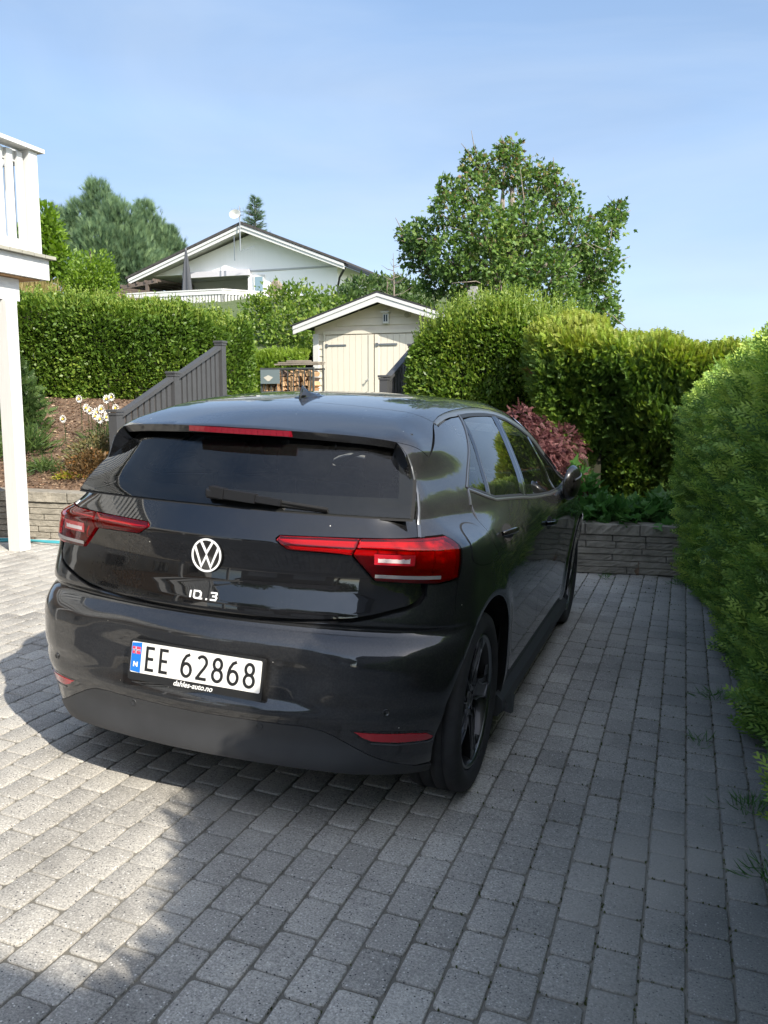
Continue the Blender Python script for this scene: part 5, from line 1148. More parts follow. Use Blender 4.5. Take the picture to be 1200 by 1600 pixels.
for lb, nm_, B, n_, sz, m_, bs_ in (
    ('loose green shrub thicket in front of the white gabled house', 'shrub_thicket', [(-9.37, 18.51, 4.06, 0.62), (-8.78, 18.72, 4.23, 0.55), (-9.88, 18.32, 3.88, 0.48), (-7.78, 18.01, 3.87, 0.6), (-8.6, 17.72, 3.28, 0.7), (-7.38, 17.09, 3.12, 0.64), (-7.3, 18.19, 3.61, 0.53), (-9.6, 18, 3.1, .7), (-8.9, 17.9, 2.6, .8), (-7.9, 17.6, 2.5, .8), (-7.2, 17.3, 2.4, .7)], 11000, .13, M_privet, (-8.5, 18, 2.0)),
    ('dark green shrubs behind the garden shed roof', 'shrub', [(-7.9, 21.16, 4.74, 0.48), (-7.7, 22.29, 4.97, 0.41), (-7.46, 23.44, 4.99, 0.56), (-6.87, 23.65, 4.89, 0.43), (-7.8, 20.13, 4.26, 0.5), (-7.6, 21.5, 4.2, .6), (-7.0, 22.5, 4.3, .6), (-6.6, 23.6, 4.3, .5)], 5200, .16, M_bush, (-7.5, 22, 3.0))):
    tree(nm_, lb, B, n_, sz, T_leaf, m_, bs_, .06, None, 3, cat='shrub', shell=.35, jit=.6, tone=(.2, .85))
# spruce behind the far house
sb = (-20.8, 38.8, 8.0); th = thing('spruce_tree', sb, 'small pointed spruce rising behind the roof of the white gabled house', 'tree'); q = MB(); q.tube([(0, 0, -3), (0, 0, 4.3)], [.12, .02], 6); P = []; D = []
for i in range(60):
    z = 4.2-4.4*(i/60)**.9; L_ = .10+1.05*(i/60)**.8
    for k in range(6):
        a = rng.uniform(0, 6.28); l = L_*rng.uniform(.7, 1.25); e = np.array([math.cos(a)*l, math.sin(a)*l, z+.18*l]); q.tube([(0, 0, z), tuple(e)], [.02, .008], 4, cap=False)
        for t in np.linspace(.25, 1, 4): P.append(np.array([0, 0, z])*(1-t)+e*t); D.append((math.cos(a), math.sin(a), .45))
q.build('trunk', M_bark, th); P = np.array(P); V, F = scatter(P, np.array(D)+rng.normal(0, .3, (len(P), 3)), .30*rng.uniform(.6, 1.1, len(P)), *T_tuft); foliage('crown', [(V, F, 0, np.repeat(rng.uniform(.1, .6, len(P)), len(T_tuft[0])))], [M_pine], (0, 0, 0), parent=th)
# bare tree behind the shed
bb = (-6.6, 20.6, 3.2); th = thing('bare_tree', bb, 'thin leafless tree sticking up behind the garden shed roof', 'tree'); q = MB(); q.tube([(0, 0, 0), (.03, 0, 1.5), (0, 0, 2.5)], [.035, .022, .006], 6)
for i in range(26):
    z = .7+1.7*rng.uniform(); a = rng.uniform(0, 6.28); l = rng.uniform(.3, .8)*(1-(z-.7)/2.6); e = (math.cos(a)*l, math.sin(a)*l, z+.45*l); q.tube([(0, 0, z), (e[0]*.5, e[1]*.5, z+.12*l), e], [.012, .008, .003], 4)
q.build('trunk', M_twig, th)
# Japanese maple, weeping mound of fine maroon leaves
Bj = [(0.19, 5.25, 1.16, 0.18), (0.05, 5.21, 1.27, 0.16), (0.34, 5.21, .98, 0.20), (0.46, 5.16, 0.78, 0.16), (0.46, 5.35, 1.02, 0.2), (0.29, 5.08, 0.91, 0.24), (0.60, 5.09, 0.67, 0.16), (0.45, 5.03, 0.64, 0.2), (.0, 5.2, 1.0, .25), (.2, 5.1, .7, .25)]
th = tree('weeping_maple', 'low weeping tree with maroon feathery leaves behind the car front', Bj, 4600, .068, T_spray_s, M_red, (.2, 5.3, .42), .03, (.2, 5.25, 1.15), 2, shell=.6, jit=.3, upb=-.1, hang=.35, tone=(.1, .8))
# ---- walls of split concrete blocks ----
M_block = pbr('split_block', (.17, .155, .125), .95, base2=(.30, .275, .225), vscale=7, bump=.9, bscale=45, bdist=.010)
M_blockd = pbr('dark_mortar_gap', (.02, .02, .018), 1)
def block_wall(name, label, Xa, Xb, Yw, endw=.0):
    """wall along the viewer's left-right line, in world x from Xa to Xb at distance Yw"""
    sx, sy = w2s(Xa, Yw); z0 = float(ZP(sx, sy)); root = thing(name, (sx, sy, z0), label, 'wall'); inv = np.linalg.inv(np.array(root.matrix_world))
    slope = -math.tan(TILT); hs = [.062, .058, .060, .058, .062, .058]; out = MB(); cap = MB(); L_ = Xb-Xa; r = random.Random(len(label))
    def blk(q, x0, x1, z0_, h, y0, dep, rough):
        nx = max(4, int((x1-x0)/.035)+2); nz = 5; V = []; xi = [x0, x0+.004]+[x0+.004+(x1-x0-.008)*i/(nx-2) for i in range(1, nx-2)]+[x1-.004, x1]; zi = [0, .0045, h*.33, h*.66, h-.0045, h]
        for k in range(nz+1):
            for i in range(nx+1):
                x = xi[i]; z = z0_+zi[k]; e = (i in (0, nx)) or (k in (0, nz)); y = y0+(.007 if e else r.uniform(-rough, rough)); V.append((x, y, z+slope*x))
        nf = len(V); F = [(k*(nx+1)+i, k*(nx+1)+i+1, (k+1)*(nx+1)+i+1, (k+1)*(nx+1)+i) for k in range(nz) for i in range(nx)]
        V += [(x0, y0+dep, z0_+slope*x0), (x1, y0+dep, z0_+slope*x1), (x1, y0+dep, z0_+h+slope*x1), (x0, y0+dep, z0_+h+slope*x0)]; b = nf
        tl = [nz*(nx+1)+i for i in range(nx+1)]; F.append(tuple(tl+[b+2, b+3])); F.append(tuple(reversed([i for i in range(nx+1)]+[b+1, b]))); F.append((0, b, b+3, nz*(nx+1))+tuple(k*(nx+1) for k in range(nz-1, 0, -1))); F.append((nx, )+tuple(k*(nx+1)+nx for k in range(1, nz))+(nz*(nx+1)+nx, b+2, b+1))
        q.add(V, F)
    z = 0
    for h in hs:
        x = 0-r.uniform(0, .3)
        while x < L_:
            l = r.choice([.30, .45, .62, .80])*r.uniform(.9, 1.1); a, b_ = max(0, x)+.003, min(L_, x+l)-.003
            if b_-a > .05: blk(out, a+.001, b_-.001, z+.002, h-.004, r.uniform(-.004, .008), .16, .0035)
            x += l
        z += h
    x = -.2
    while x < L_:
        l = r.uniform(.42, .62); a, b_ = max(0, x)+.004, min(L_, x+l)-.004
        if b_-a > .05: blk(cap, a, b_, z+.004, .098, -.014+r.uniform(-.004, .004), .26, .005)
        x += l
    bk = MB(); bk.add([(0, .03, 0), (L_, .03, slope*L_), (L_, .03, z+slope*L_), (0, .03, z), (0, .2, 0), (L_, .2, slope*L_), (L_, .2, z+slope*L_), (0, .2, z)], [(0, 1, 2, 3), (3, 2, 6, 7), (0, 3, 7, 4), (1, 5, 6, 2)])
    def fix(q): q.v = [tuple((inv @ np.array([Xa+x, Yw+y, z0+z, 1]))[:3]) for x, y, z in q.v]
    for q in (out, cap, bk): fix(q)
    out.build('stone_courses', M_block, root); cap.build('cap_stones', M_block, root); bk.build('wall_core', M_blockd, root)
block_wall('retaining_wall', 'low stacked block wall in sunlight under the mulched bank at left', -7.2, -2.8, YL)
block_wall('retaining_wall', 'low stacked block wall in shade at the end of the paving right of the car', -1.1, 3.3, YR)
# stairs between the walls
st = thing('garden_steps', (-2.95, 4.2, .1), 'concrete garden steps rising between the two grey railings', 'steps'); q = MB()
for i in range(7): q.box((0, .25+.42*i-.2, -.1+.15*i/2), (.93, .215, .0+.08+.075*i))
q.build('step_blocks', pbr('step_concrete', (.24, .23, .21), .9, var=.15), st)
# ---- grey railings ----
M_rail = pbr('railing_paint', (.055, .056, .058), .55, var=.08, vscale=8)
def railing(label, posts, x, group='grey garden stair railings'):
    y0, z0 = posts[0][0], posts[0][1]-1.0; th = thing('stair_railing', (x, y0, z0), label, 'railing', group)
    for y, z in posts:
        q = MB(); q.box((0, y-y0, (z-z0)/2-.3), (.05, .05, (z-z0)/2+.28), bev=.004); q.box((0, y-y0, z-z0+.0), (.066, .066, .014), bev=.004); q.box((0, y-y0, z-z0-.03), (.058, .058, .012)); q.build('post', M_rail, th)
    for (ya, za), (yb, zb) in zip(posts[:-1], posts[1:]):
        q = MB(); a = Vector((0, ya-y0+.05, za-z0-.07+(zb-za)*.05/(yb-ya))); b = Vector((0, yb-y0-.05, zb-z0-.07)); q.bar(a, b, .085, .045); q.build('handrail', M_rail, th)
        q = MB(); q.bar(a-Vector((0, 0, .80)), b-Vector((0, 0, .80)), .04, .06); q.build('bottom_rail', M_rail, th)
        n = int((yb-ya-.1)/.105)
        for i in range(n):
            t = (i+.5)/n; p = a+(b-a)*t; q = MB(); q.box((p.x, p.y, p.z-.42), (.012, .036, .40)); q.build('baluster', M_rail, th)
railing('grey slatted railing climbing beside the steps on the left, three capped posts', [(4.257, 1.377), (5.33, 1.80), (6.40, 2.215)], -4.0)
railing('grey slatted railing stub showing above the car roof in front of the leafy hedge', [(6.70, 1.775), (7.85, 2.22)], -1.9)
# ---- white balcony on the left ----
M_wwood = pbr('white_paint', (.58, .58, .56), .45, var=.04, vscale=5, bump=.12, bscale=6, stretch=(14, 14, 1), bdist=.004)
M_wold = pbr('weathered_white_paint', (.48, .48, .47), .6, base2=(.60, .60, .59), vscale=4, bump=.2, bscale=12, stretch=(3, 3, 12), bdist=.004)
M_pine_b = pbr('raw_pine_boards', (.42, .24, .11), .7, base2=(.55, .34, .17), vscale=3, stretch=(1, 12, 1), bump=.2, bscale=20)
M_deck = pbr('deck_boards', (.30, .29, .24), .8, var=.15)
bx_, by_, bz_ = -3.89, 3.26, 2.56
bal = thing('balcony', (bx_, by_, 0), 'white wooden balcony with slatted railing on a square white post at the left edge', 'balcony'); LB = 15.0
def lb(q, nm_, m_, par=bal): return q.build(nm_, m_, par)
q = MB(); q.box((-.02, -LB/2, bz_+.09), (.02, LB/2, .09)); q.box((-1.3, -.02, bz_+.09), (1.26, .02, .0895)); lb(q, 'fascia_board', M_wold)
q = MB()
for i in range(int(LB/.14)): q.box((-1.28, .045-.07-.14*i, bz_+.196), (1.33, .066, .014))
lb(q, 'deck_boards', M_deck)
q = MB()
for i in range(19): q.box((-.115-.14*i, -LB/2-.04, bz_+.0), (.068, LB/2-.03, .009))
lb(q, 'soffit_boards', M_pine_b)
q = MB(); q.box((-.17, -LB/2-.0, bz_-.11), (.05, LB/2-.25, .095)); lb(q, 'support_beam', M_wold)
for yy in (-.42, -4.6, -8.8, -13.0):
    zf = float(ZP(bx_-.15, by_+yy)); q = MB(); q.box((-.150, yy+.03, (bz_-.21+zf)/2), (.064, .064, (bz_-.205-zf)/2), bev=.004); lb(q, 'support_post', M_wwood)
zr = 3.66
for yy in (-.09, -3.6, -7.2, -10.8, -14.4):
    q = MB(); q.box((-.085, yy, (zr+bz_+.2)/2), (.05, .05, (zr-bz_-.2)/2)); lb(q, 'railing_post', M_wwood)
q = MB(); q.box((-.075, -LB/2, zr+.018), (.075, LB/2+.02, .017)); q.box((-1.3, -.075, zr+.0175), (1.15, .06, .0165)); lb(q, 'top_rail', M_wwood)
q = MB(); q.box((-.135, -LB/2, zr-.07), (.018, LB/2-.1, .045)); q.box((-.135, -LB/2, bz_+.29), (.018, LB/2-.1, .045)); q.box((-1.3, -.135, zr-.07), (1.1, .018, .045)); q.box((-1.3, -.135, bz_+.29), (1.1, .018, .045)); lb(q, 'cross_rail', M_wwood)
nb_ = 0
for i in range(92):
    yy = -.195-.120*i
    if min(abs(yy-p) for p in (-.09, -3.6, -7.2, -10.8, -14.4)) < .085: continue
    q = MB(); q.box((-.100, yy, (zr+bz_+.2)/2-.0), (.014, .033, (zr-bz_-.2)/2-.03)); lb(q, 'baluster', M_wwood); nb_ += 1
q = MB()
for i in range(12): q.box((-.30-.12*i, -.10, (zr+bz_+.2)/2), (.042, .014, (zr-bz_-.2)/2-.03))
lb(q, 'end_balusters', M_wwood)
# the owner's house carrying the balcony, beside and behind the viewer
M_clad = pbr('white_cladding', (.72, .72, .70), .5, var=.03, bump=.6, bscale=3.2, stretch=(0.01, 0.01, 3.0), bdist=.03)
M_roof = pbr('roof_tiles', (.035, .033, .032), .7, base2=(.07, .06, .055), vscale=10, bump=.5, bscale=12, bdist=.03)
M_pane = pbr('window_pane', (.03, .04, .05), .05, spec=.8)
def wbox(q, x0, x1, y0, y1, z0, z1): q.box(((x0+x1)/2, (y0+y1)/2, (z0+z1)/2), ((x1-x0)/2, (y1-y0)/2, (z1-z0)/2))
hs_ = thing('house', (-6.6, -4.0, 0), 'white wooden house that carries the balcony, mostly outside the left edge', 'house')
q = MB(); wbox(q, -7, 0, -8.5, 4.9, 0, 5.2); q.build('wall', M_clad, hs_)
q = MB(); q.prism([(-7.6, -9, 5.1), (.6, -9, 5.1), (-3.5, -9, 7.4)], (0, 14.4, 0)); q.build('roof', M_roof, hs_)
for yy in (-6, -3, 0, 3):
    for zz in (1.0, 3.3):
        q = MB(); wbox(q, .002, .05, yy-.6, yy+.6, zz, zz+1.2); w_ = q.build('window', M_wwood, hs_); q = MB(); wbox(q, .052, .06, yy-.5, yy+.5, zz+.1, zz+1.1); q.build('pane', M_pane, w_)
# neighbours behind the viewer: they shade the front of the drive and show in the car's paint
nh = thing('neighbour_house', (8, -9, 0), 'tall grey house behind the viewer whose shadow falls across the near paving', 'house')
M_nclad = pbr('grey_cladding', (.20, .19, .18), .7, bump=.5, bscale=3, stretch=(.01, .01, 3), bdist=.03)
q = MB(); wbox(q, -4.7, -1.7, -6, 3.6, -1.3, 5.0); q.build('wall', M_nclad, nh)
q = MB(); q.prism([(-5.0, 3.92, 4.95), (-5.0, -6.4, 4.95), (-5.0, -1.3, 7.2)], (3.6, 0, 0)); q.build('roof', M_roof, nh)
for xx in (-4.0, -2.5):
    for zz in (.6, 3.1):
        q = MB(); wbox(q, xx-.55, xx+.55, 3.602, 3.65, zz, zz+1.2); w_ = q.build('window', M_wwood, nh); q = MB(); wbox(q, xx-.46, xx+.46, 3.652, 3.66, zz+.1, zz+1.1); q.build('pane', M_pane, w_)
gb = thing('garage', (-2.2, -17.5, 0), 'dark low garage across the drive behind the viewer', 'garage')
q = MB(); wbox(q, -4, 4, -4, 0, -1.3, 3.2); q.build('wall', M_nclad, gb); q = MB(); q.prism([(-4.5, .4, 3.1), (-4.5, -4.4, 3.1), (-4.5, -2, 4.6)], (9, 0, 0)); q.build('roof', M_roof, gb)
for xx in (-2, 2): q = MB(); wbox(q, xx-1.3, xx+1.3, .002, .04, 0, 2.2); q.build('door', M_wold, gb)
for i, (x, y, z, r) in enumerate(((-7.5, -24, 5.2, 3.0), (3.0, -25, 5.0, 2.6), (7.5, -21, 6.0, 2.6), (-2, -29, 5.5, 3.2))):
    rr2 = random.Random(i); B = [(x+rr2.uniform(-1, 1)*r*.6, y+rr2.uniform(-1, 1)*r*.6, z+rr2.uniform(-1, 1)*r*.55, r*rr2.uniform(.35, .6)) for _ in range(10)]
    tree('leafy_tree', ['tall leafy tree far behind the viewer, left of the garage', 'leafy tree behind the garage roof, beyond the viewer', 'leafy tree beside the grey house behind the viewer', 'leafy tree farthest behind the viewer'][i], B, 5200, .42, T_leaf, M_bush, (x, y, -1.2), .22, None, 1, shell=.4, tone=(.1, .7))
# ---- cream shed ----
M_cream = pbr('cream_paint', (.60, .55, .45), .6, var=.05, vscale=6)
M_creamd = pbr('cream_door_paint', (.62, .575, .48), .6, var=.04, vscale=6, bump=.15, bscale=5, stretch=(12, 12, .6), bdist=.01)
M_felt = pbr('roofing_felt', (.03, .03, .033), .85)
M_metal = pbr('galvanised_metal', (.38, .39, .40), .4, metal=.9)
sy_ = 11.6; sh = thing('garden_shed', (-3.66, sy_, .95), 'cream wooden shed with double doors and white barge boards above the car roof', 'shed')
def g2(z): return z-.95
xl, xr = -1.38, 1.38; ez = 2.83
q = MB(); nb2 = 0
q.prism([(xl, 0, -.1), (xr, 0, -.1), (xr, 0, g2(ez)), (0, 0, g2(3.25)), (xl, 0, g2(ez))], (0, 3.2, 0)); q.build('wall', M_cream, sh)
q = MB(); z = 0
while z < g2(3.22):     # lap siding beside and above the doors
    h = .135; zz0, zz1 = z+.004, z+h
    w_ = min(1.38, 1.38 if zz1 < g2(ez) else 1.38*(g2(3.27)-zz1)/(g2(3.27)-g2(ez))) 
    if w_ > .05:
        segs = [(-w_, w_)] if zz0 > g2(2.73) else [(-w_, -1.19), (1.19, w_)]
        for a, b in segs:
            if b-a > .02: q.add([(a, -.004, zz1), (b, -.004, zz1), (b, -.020, zz0), (a, -.020, zz0), (a, 0, zz0), (b, 0, zz0)], [(0, 3, 2, 1), (3, 4, 5, 2), (0, 4, 3), (1, 2, 5)])
    z += h
q.build('siding', M_cream, sh)
for s in (-1, 1): q = MB(); q.box((s*1.345, -.026, .83), (.055, .018, .93)); q.build('corner_board', M_wwood, sh)
q = MB(); q.box((0, -.030, g2(2.722)), (1.19, .016, .03)); q.box((-1.165, -.029, .84), (.022, .014, .90)); q.box((1.165, -.029, .84), (.022, .014, .90)); q.build('door_frame', M_creamd, sh)
for s, x0, x1 in ((-1, -1.138, -.185), (1, -.165, .79)):
    q = MB(); n = 8; wd = (x1-x0)/n
    for i in range(n): q.box((x0+wd*(i+.5), -.026, .80), (wd/2-.0025, .014, .925))
    if s < 0: q.box((x1-.05, -.045, .80), (.05, .006, .925))
    else: q.box((x0+.04, -.045, .80), (.038, .006, .925))
    d_ = q.build('door', M_creamd, sh)
    hx_ = x0+.02 if s < 0 else x0+.05
    for zz in (g2(2.49), .35):
        q = MB(); q.box((hx_+.19, -.056 if s > 0 else -.046, zz), (.20, .004, .017)); q.box((hx_, -.06 if s > 0 else -.05, zz), (.022, .008, .032)); q.build('hinge', M_metal, d_)
    if s < 0: q = MB(); q.tube([(x1-.10, -.052, g2(1.88)), (x1-.10, -.085, g2(1.86)), (x1-.12, -.095, g2(1.82)), (x1-.15, -.085, g2(1.84))], .010, 6); q.build('latch', M_metal, d_)
q = MB(); q.box((.94, -.026, .80), (.14, .014, .925)); q.build('side_panel', M_creamd, sh)
for s in (-1, 1):
    q = MB(); a = Vector((0, 0, g2(3.36))); b = Vector((s*1.66, 0, g2(2.82))); d_ = b-a; d_.normalize(); up_v = Vector((-d_.z*s*1, 0, d_.x*s)) if 0 else Vector((s*.30, 0, .954))
    q.prism([a+Vector((0, -.36, .0)), b+Vector((0, -.36, 0)), b+Vector((0, -.36, -.13)), a+Vector((0, -.36, -.15))], (0, .03, 0)); q.prism([a+Vector((0, -.375, .012)), b+Vector((0, -.375, .012)), b+Vector((0, -.375, -.045)), a+Vector((0, -.375, -.045))], (0, .014, 0)); q.build('barge_board', M_wwood, sh)
    q = MB(); q.prism([a+Vector((0, -.38, .045)), b+Vector((s*.05, -.38, .030)), b+Vector((s*.05, -.38, .010)), a+Vector((0, -.38, .014))], (0, 3.9, 0)); q.build('roof', M_felt, sh)
    q = MB(); q.prism([a+Vector((0, -.33, -.0)), b+Vector((0, -.33, 0)), b+Vector((0, -.33, -.02)), a+Vector((0, -.33, -.02))], (0, .33, 0)); q.build('eaves_boards', M_cream, sh)
q = MB(); q.box((.06, -.05, g2(2.955)), (.055, .035, .105), bev=.02); q.box((.06, -.08, g2(3.06)), (.075, .06, .012)); lp_ = q.build('wall_lantern', M_wwood, sh)
for s in (-1, 1): q = MB(); q.box((.06+s*.022, -.088, g2(2.955)), (.013, .004, .060)); q.build('lantern_glass', M_pane, lp_)
q = MB(); q.tube([(.44, .005, g2(3.005)), (.44, -.03, g2(3.005))], .045, 16); q.build('vent', pbr('vent_grey', (.36, .33, .27), .7), sh)
# ---- firewood rack ----
rk = thing('firewood_rack', (-4.64, 9.6, 1.0), 'metal rack of split firewood with a grey sign plate beside the shed', 'rack')
M_rackm = pbr('rack_metal', (.12, .13, .13), .5, metal=.6)
q = MB()
for x in (-.48, .47):
    for y in (0, .4): q.box((x, y, .5), (.014, .014, .52))
for x in np.linspace(-.40, .42, 9): q.box((x, -.012, .5), (.007, .006, .50))
for z in (.02, .62, 1.0):
    q.box((0, -.02, z), (.49, .008, .014)); q.box((0, .42, z), (.49, .008, .014))
q.build('frame', M_rackm, rk)
M_wood = pbr('split_wood', (.42, .22, .10), .8, base2=(.62, .42, .24), vscale=6, coord='Generated'); M_log = pbr('log_bark', (.12, .08, .06), .9, var=.3)
r = random.Random(5); logs = 0
for row in range(11):
    for c_ in range(8):
        x = -.42+.115*c_+r.uniform(-.02, .02); z = .07+.085*row; R0 = r.uniform(.045, .065); a0 = r.uniform(0, 6.28); n = r.choice([3, 4, 5])
        if z > .98: continue
        P = [(x+R0*math.cos(a0+6.28*i/n), .02+r.uniform(-.01, .02), z+R0*math.sin(a0+6.28*i/n)) for i in range(n)]; q = MB(); q.prism(P, (0, .34, 0)); lg = q.build('firewood_log', M_wood if r.random() < .75 else M_log); lg.matrix_world = T_((-4.64, 9.6, 1.0))
        tag(lg, 'split log of firewood stacked in the metal rack beside the shed', 'firewood', 'firewood logs in the metal rack'); logs += 1
q = MB(); q.box((-.30, -.04, .87), (.175, .006, .115)); q.build('sign_plate', pbr('sign_grey', (.16, .20, .21), .4), rk)
q = MB(); q.prism([(-.33+.075*math.cos(t)*(1+.25*math.sin(3*t)), -.0465, .845+.042*math.sin(t)*(1+.2*math.cos(4*t))) for t in np.linspace(0, 2*math.pi, 19)[:-1]], (0, -.002, 0)); q.build('sign_mark', pbr('pale_mark', (.55, .52, .45), .6), rk)
sbd = thing('board_stack', (-4.5, 9.7, 2.04), 'weathered boards lying across the top of the firewood rack', 'boards')
for i, (x, y, z, l, a) in enumerate(((0, 0, .012, .40, .02), (.03, .12, .014, .38, -.03), (.0, .05, .042, .36, .03), (.02, .2, .044, .37, -.01), (-.02, .1, .070, .2, .2))): q = MB(); q.box((x, y, z+.02), (l, .055, .011), rot=Matrix.Rotation(a, 3, 'Z')); q.build('board', pbr('weathered_board', (.22, .19, .15), .85, var=.25) if i == 0 else MATS['weathered_board'], sbd)
# ---- far white house ----
fy = 29.5; fh = thing('gabled_house', (-16.05, fy, 2.5), 'white wooden house with a dark gabled roof and covered balcony on the slope', 'house')
M_farw = pbr('far_white_cladding', (.86, .86, .85), .55, bump=.35, bscale=2.6, stretch=(3, 3, .01), bdist=.04)
Z = lambda z: z-2.5
q = MB()   # wall with the porch recess left open
q.prism([(-.17, 0, Z(2)), (3.95, 0, Z(2)), (3.95, 0, Z(7.0)), (-.17, 0, Z(7.0))], (0, 8.0, 0)); q.prism([(-5.0, 2.2, Z(2)), (-.17, 2.2, Z(2)), (-.17, 2.2, Z(6.99)), (-5.0, 2.2, Z(6.99))], (0, 5.8, 0))
q.prism([(-5.0, .001, Z(6.90)), (3.95, .001, Z(6.95)), (3.95, .001, Z(7.001)), (.05, .001, Z(8.42)), (-4.6, .001, Z(6.99))], (0, 7.9, 0)); q.prism([(-5.0, 0, Z(2)), (-.18, 0, Z(2)), (-.18, 0, Z(5.1)), (-5.0, 0, Z(5.1))], (0, 2.19, 0)); q.build('wall', M_farw, fh)
q = MB(); q.box((1.9, -.02, Z(6.90)), (2.05, .02, .035)); q.build('ledge', pbr('ledge_grey', (.42, .43, .44), .7), fh)
for s, xe, ze in ((-1, -5.6, 6.55), (1, 4.6, 6.68)):
    a = Vector((.05, 0, Z(8.62))); b = Vector((xe, 0, Z(ze+.15)))
    q = MB(); q.prism([a+Vector((0, -.85, .0)), b+Vector((0, -.85, 0)), b+Vector((0, -.85, -.20)), a+Vector((0, -.85, -.24))], (0, .04, 0)); q.prism([a+Vector((0, -.89, .02)), b+Vector((0, -.89, .02)), b+Vector((0, -.89, -.09)), a+Vector((0, -.89, -.09))], (0, .03, 0)); q.build('barge_board', M_wwood, fh)
    q = MB(); q.prism([a+Vector((0, -.92, .14)), b+Vector((s*.1, -.92, .10)), b+Vector((s*.1, -.92, .015)), a+Vector((0, -.92, .03))], (0, 9.9, 0)); q.build('roof', M_roof, fh)
    q = MB(); q.prism([a+Vector((0, -.82, -.005)), b+Vector((0, -.82, -.005)), b+Vector((0, -.82, -.03)), a+Vector((0, -.82, -.03))], (0, 9.6, 0)); q.build('eaves_boards', M_wwood, fh)
    q = MB(); q.box((xe+s*.10, 3.9, Z(ze+.10)), (.06, 4.7, .05)); q.build('gutter', M_dark, fh)
q = MB(); q.tube([(4.6, -.75, Z(6.7)), (4.3, -.6, Z(6.35)), (4.02, -.1, Z(6.1)), (4.02, -.08, Z(3.0))], .045, 8); q.build('downpipe', M_dark, fh)
q = MB(); q.box((.38, -.03, Z(6.21)), (.26, .03, .52)); wn = q.build('window', M_wwood, fh); q = MB(); q.box((.38, -.065, Z(6.21)), (.18, .006, .43)); q.build('pane', pbr('blind_blue', (.20, .29, .34), .25), wn)
for yy in (1.4, 3.2, 5.0):
    q = MB(); q.box((3.98, yy, Z(5.9)), (.03, .6, .5)); wn = q.build('window', M_wwood, fh); q = MB(); q.box((4.015, yy-.28, Z(5.9)), (.006, .24, .42)); q.box((4.015, yy+.28, Z(5.9)), (.006, .24, .42)); q.build('pane', M_pane, wn)
q = MB(); q.box((-3.16, -.02, Z(6.5)), (.09, .09, .75)); q.build('porch_post', M_wwood, fh)
q = MB(); q.box((-1.65, -.10, Z(6.84)), (1.62, .12, .12)); q.build('awning_box', pbr('awning_cloth', (.50, .49, .52), .7), fh)
# balcony in front
q = MB(); q.prism([(-5.2, -1.6, Z(5.08)), (-.2, -1.6, Z(5.08)), (.6, 0, Z(5.08)), (-5.2, 0, Z(5.08))], (0, 0, -.16)); q.build('balcony_floor', M_farw, fh)
bp = [(-5.2, -1.6), (-.5, -1.6), (.7, -.1)]
q = MB()
for (xa, ya), (xb, yb) in zip(bp[:-1], bp[1:]): q.bar((xa, ya, Z(5.98)), (xb, yb, Z(5.98)), .10, .05); q.bar((xa, ya-.03, Z(5.86)), (xb, yb-.03, Z(5.86)), .03, .14); q.bar((xa, ya, Z(5.22)), (xb, yb, Z(5.22)), .05, .10)
q.build('balcony_rail', M_wwood, fh)
q = MB()
for (xa, ya), (xb, yb) in zip(bp[:-1], bp[1:]):
    l = math.hypot(xb-xa, yb-ya); n = int(l/.145)
    for i in range(n+1): t = i/n; q.box((xa+(xb-xa)*t, ya+(yb-ya)*t, Z(5.55)), (.05, .012, .30))
q.build('balcony_slats', M_wwood, fh)
q = MB()   # pergola at the left
for i in range(9): q.bar((-7.6+.42*i, -1.0, Z(6.25+.045*i)), (-7.6+.42*i, 2.2, Z(6.38+.045*i)), .06, .10)
q.bar((-7.9, -.9, Z(6.14)), (-4.1, -.9, Z(6.56)), .08, .16); q.bar((-7.9, 1.9, Z(6.2)), (-4.1, 1.9, Z(6.62)), .08, .16); q.box((-7.7, -.9, Z(5.0)), (.06, .06, 1.2)); q.box((-4.6, -.9, Z(5.3)), (.06, .06, 1.15)); q.build('pergola', pbr('pergola_brown', (.11, .085, .07), .8, var=.2), fh)
q = MB(); q.prism([(-7.8, .5, Z(3.5)), (-3.4, .5, Z(3.5)), (-3.4, .5, Z(6.2)), (-7.8, .5, Z(6.0))], (0, .1, 0)); q.build('shade_screen', pbr('shade_brown', (.06, .045, .04), .9), fh)
q = MB(); q.tube([(.05, -1.0, Z(7.55)), (.05, -1.0, Z(9.35))], .025, 6); q.bar((-.35, -1.0, Z(9.1)), (.55, -1.0, Z(9.12)), .02, .02); q.bar((-.30, -1.0, Z(8.98)), (.20, -1.0, Z(8.98)), .02, .02)
for i in range(7): q.bar((-.3+.13*i, -1.0, Z(8.92)), (-.3+.13*i, -1.0, Z(9.28)), .012, .012)
q.bar((.05, -1.0, Z(7.55)), (.65, -.9, Z(7.75)), .02, .02); q.bar((-.25, -.95, Z(7.2)), (-.25, -.95, Z(8.2)), .03, .03); q.build('roof_aerial', M_metal, fh)
V, F_ = lathe([(.001, 0), (.15, .02), (.26, .07), (.26, .085), (.001, .02)], 20); q = MB(); q.add([(x_*.9-.12 if 0 else y_-.1, -1.05-x_, Z(9.02)+z_*.7) for x_, y_, z_ in V], F_); q.build('dish', M_wwood, fh)
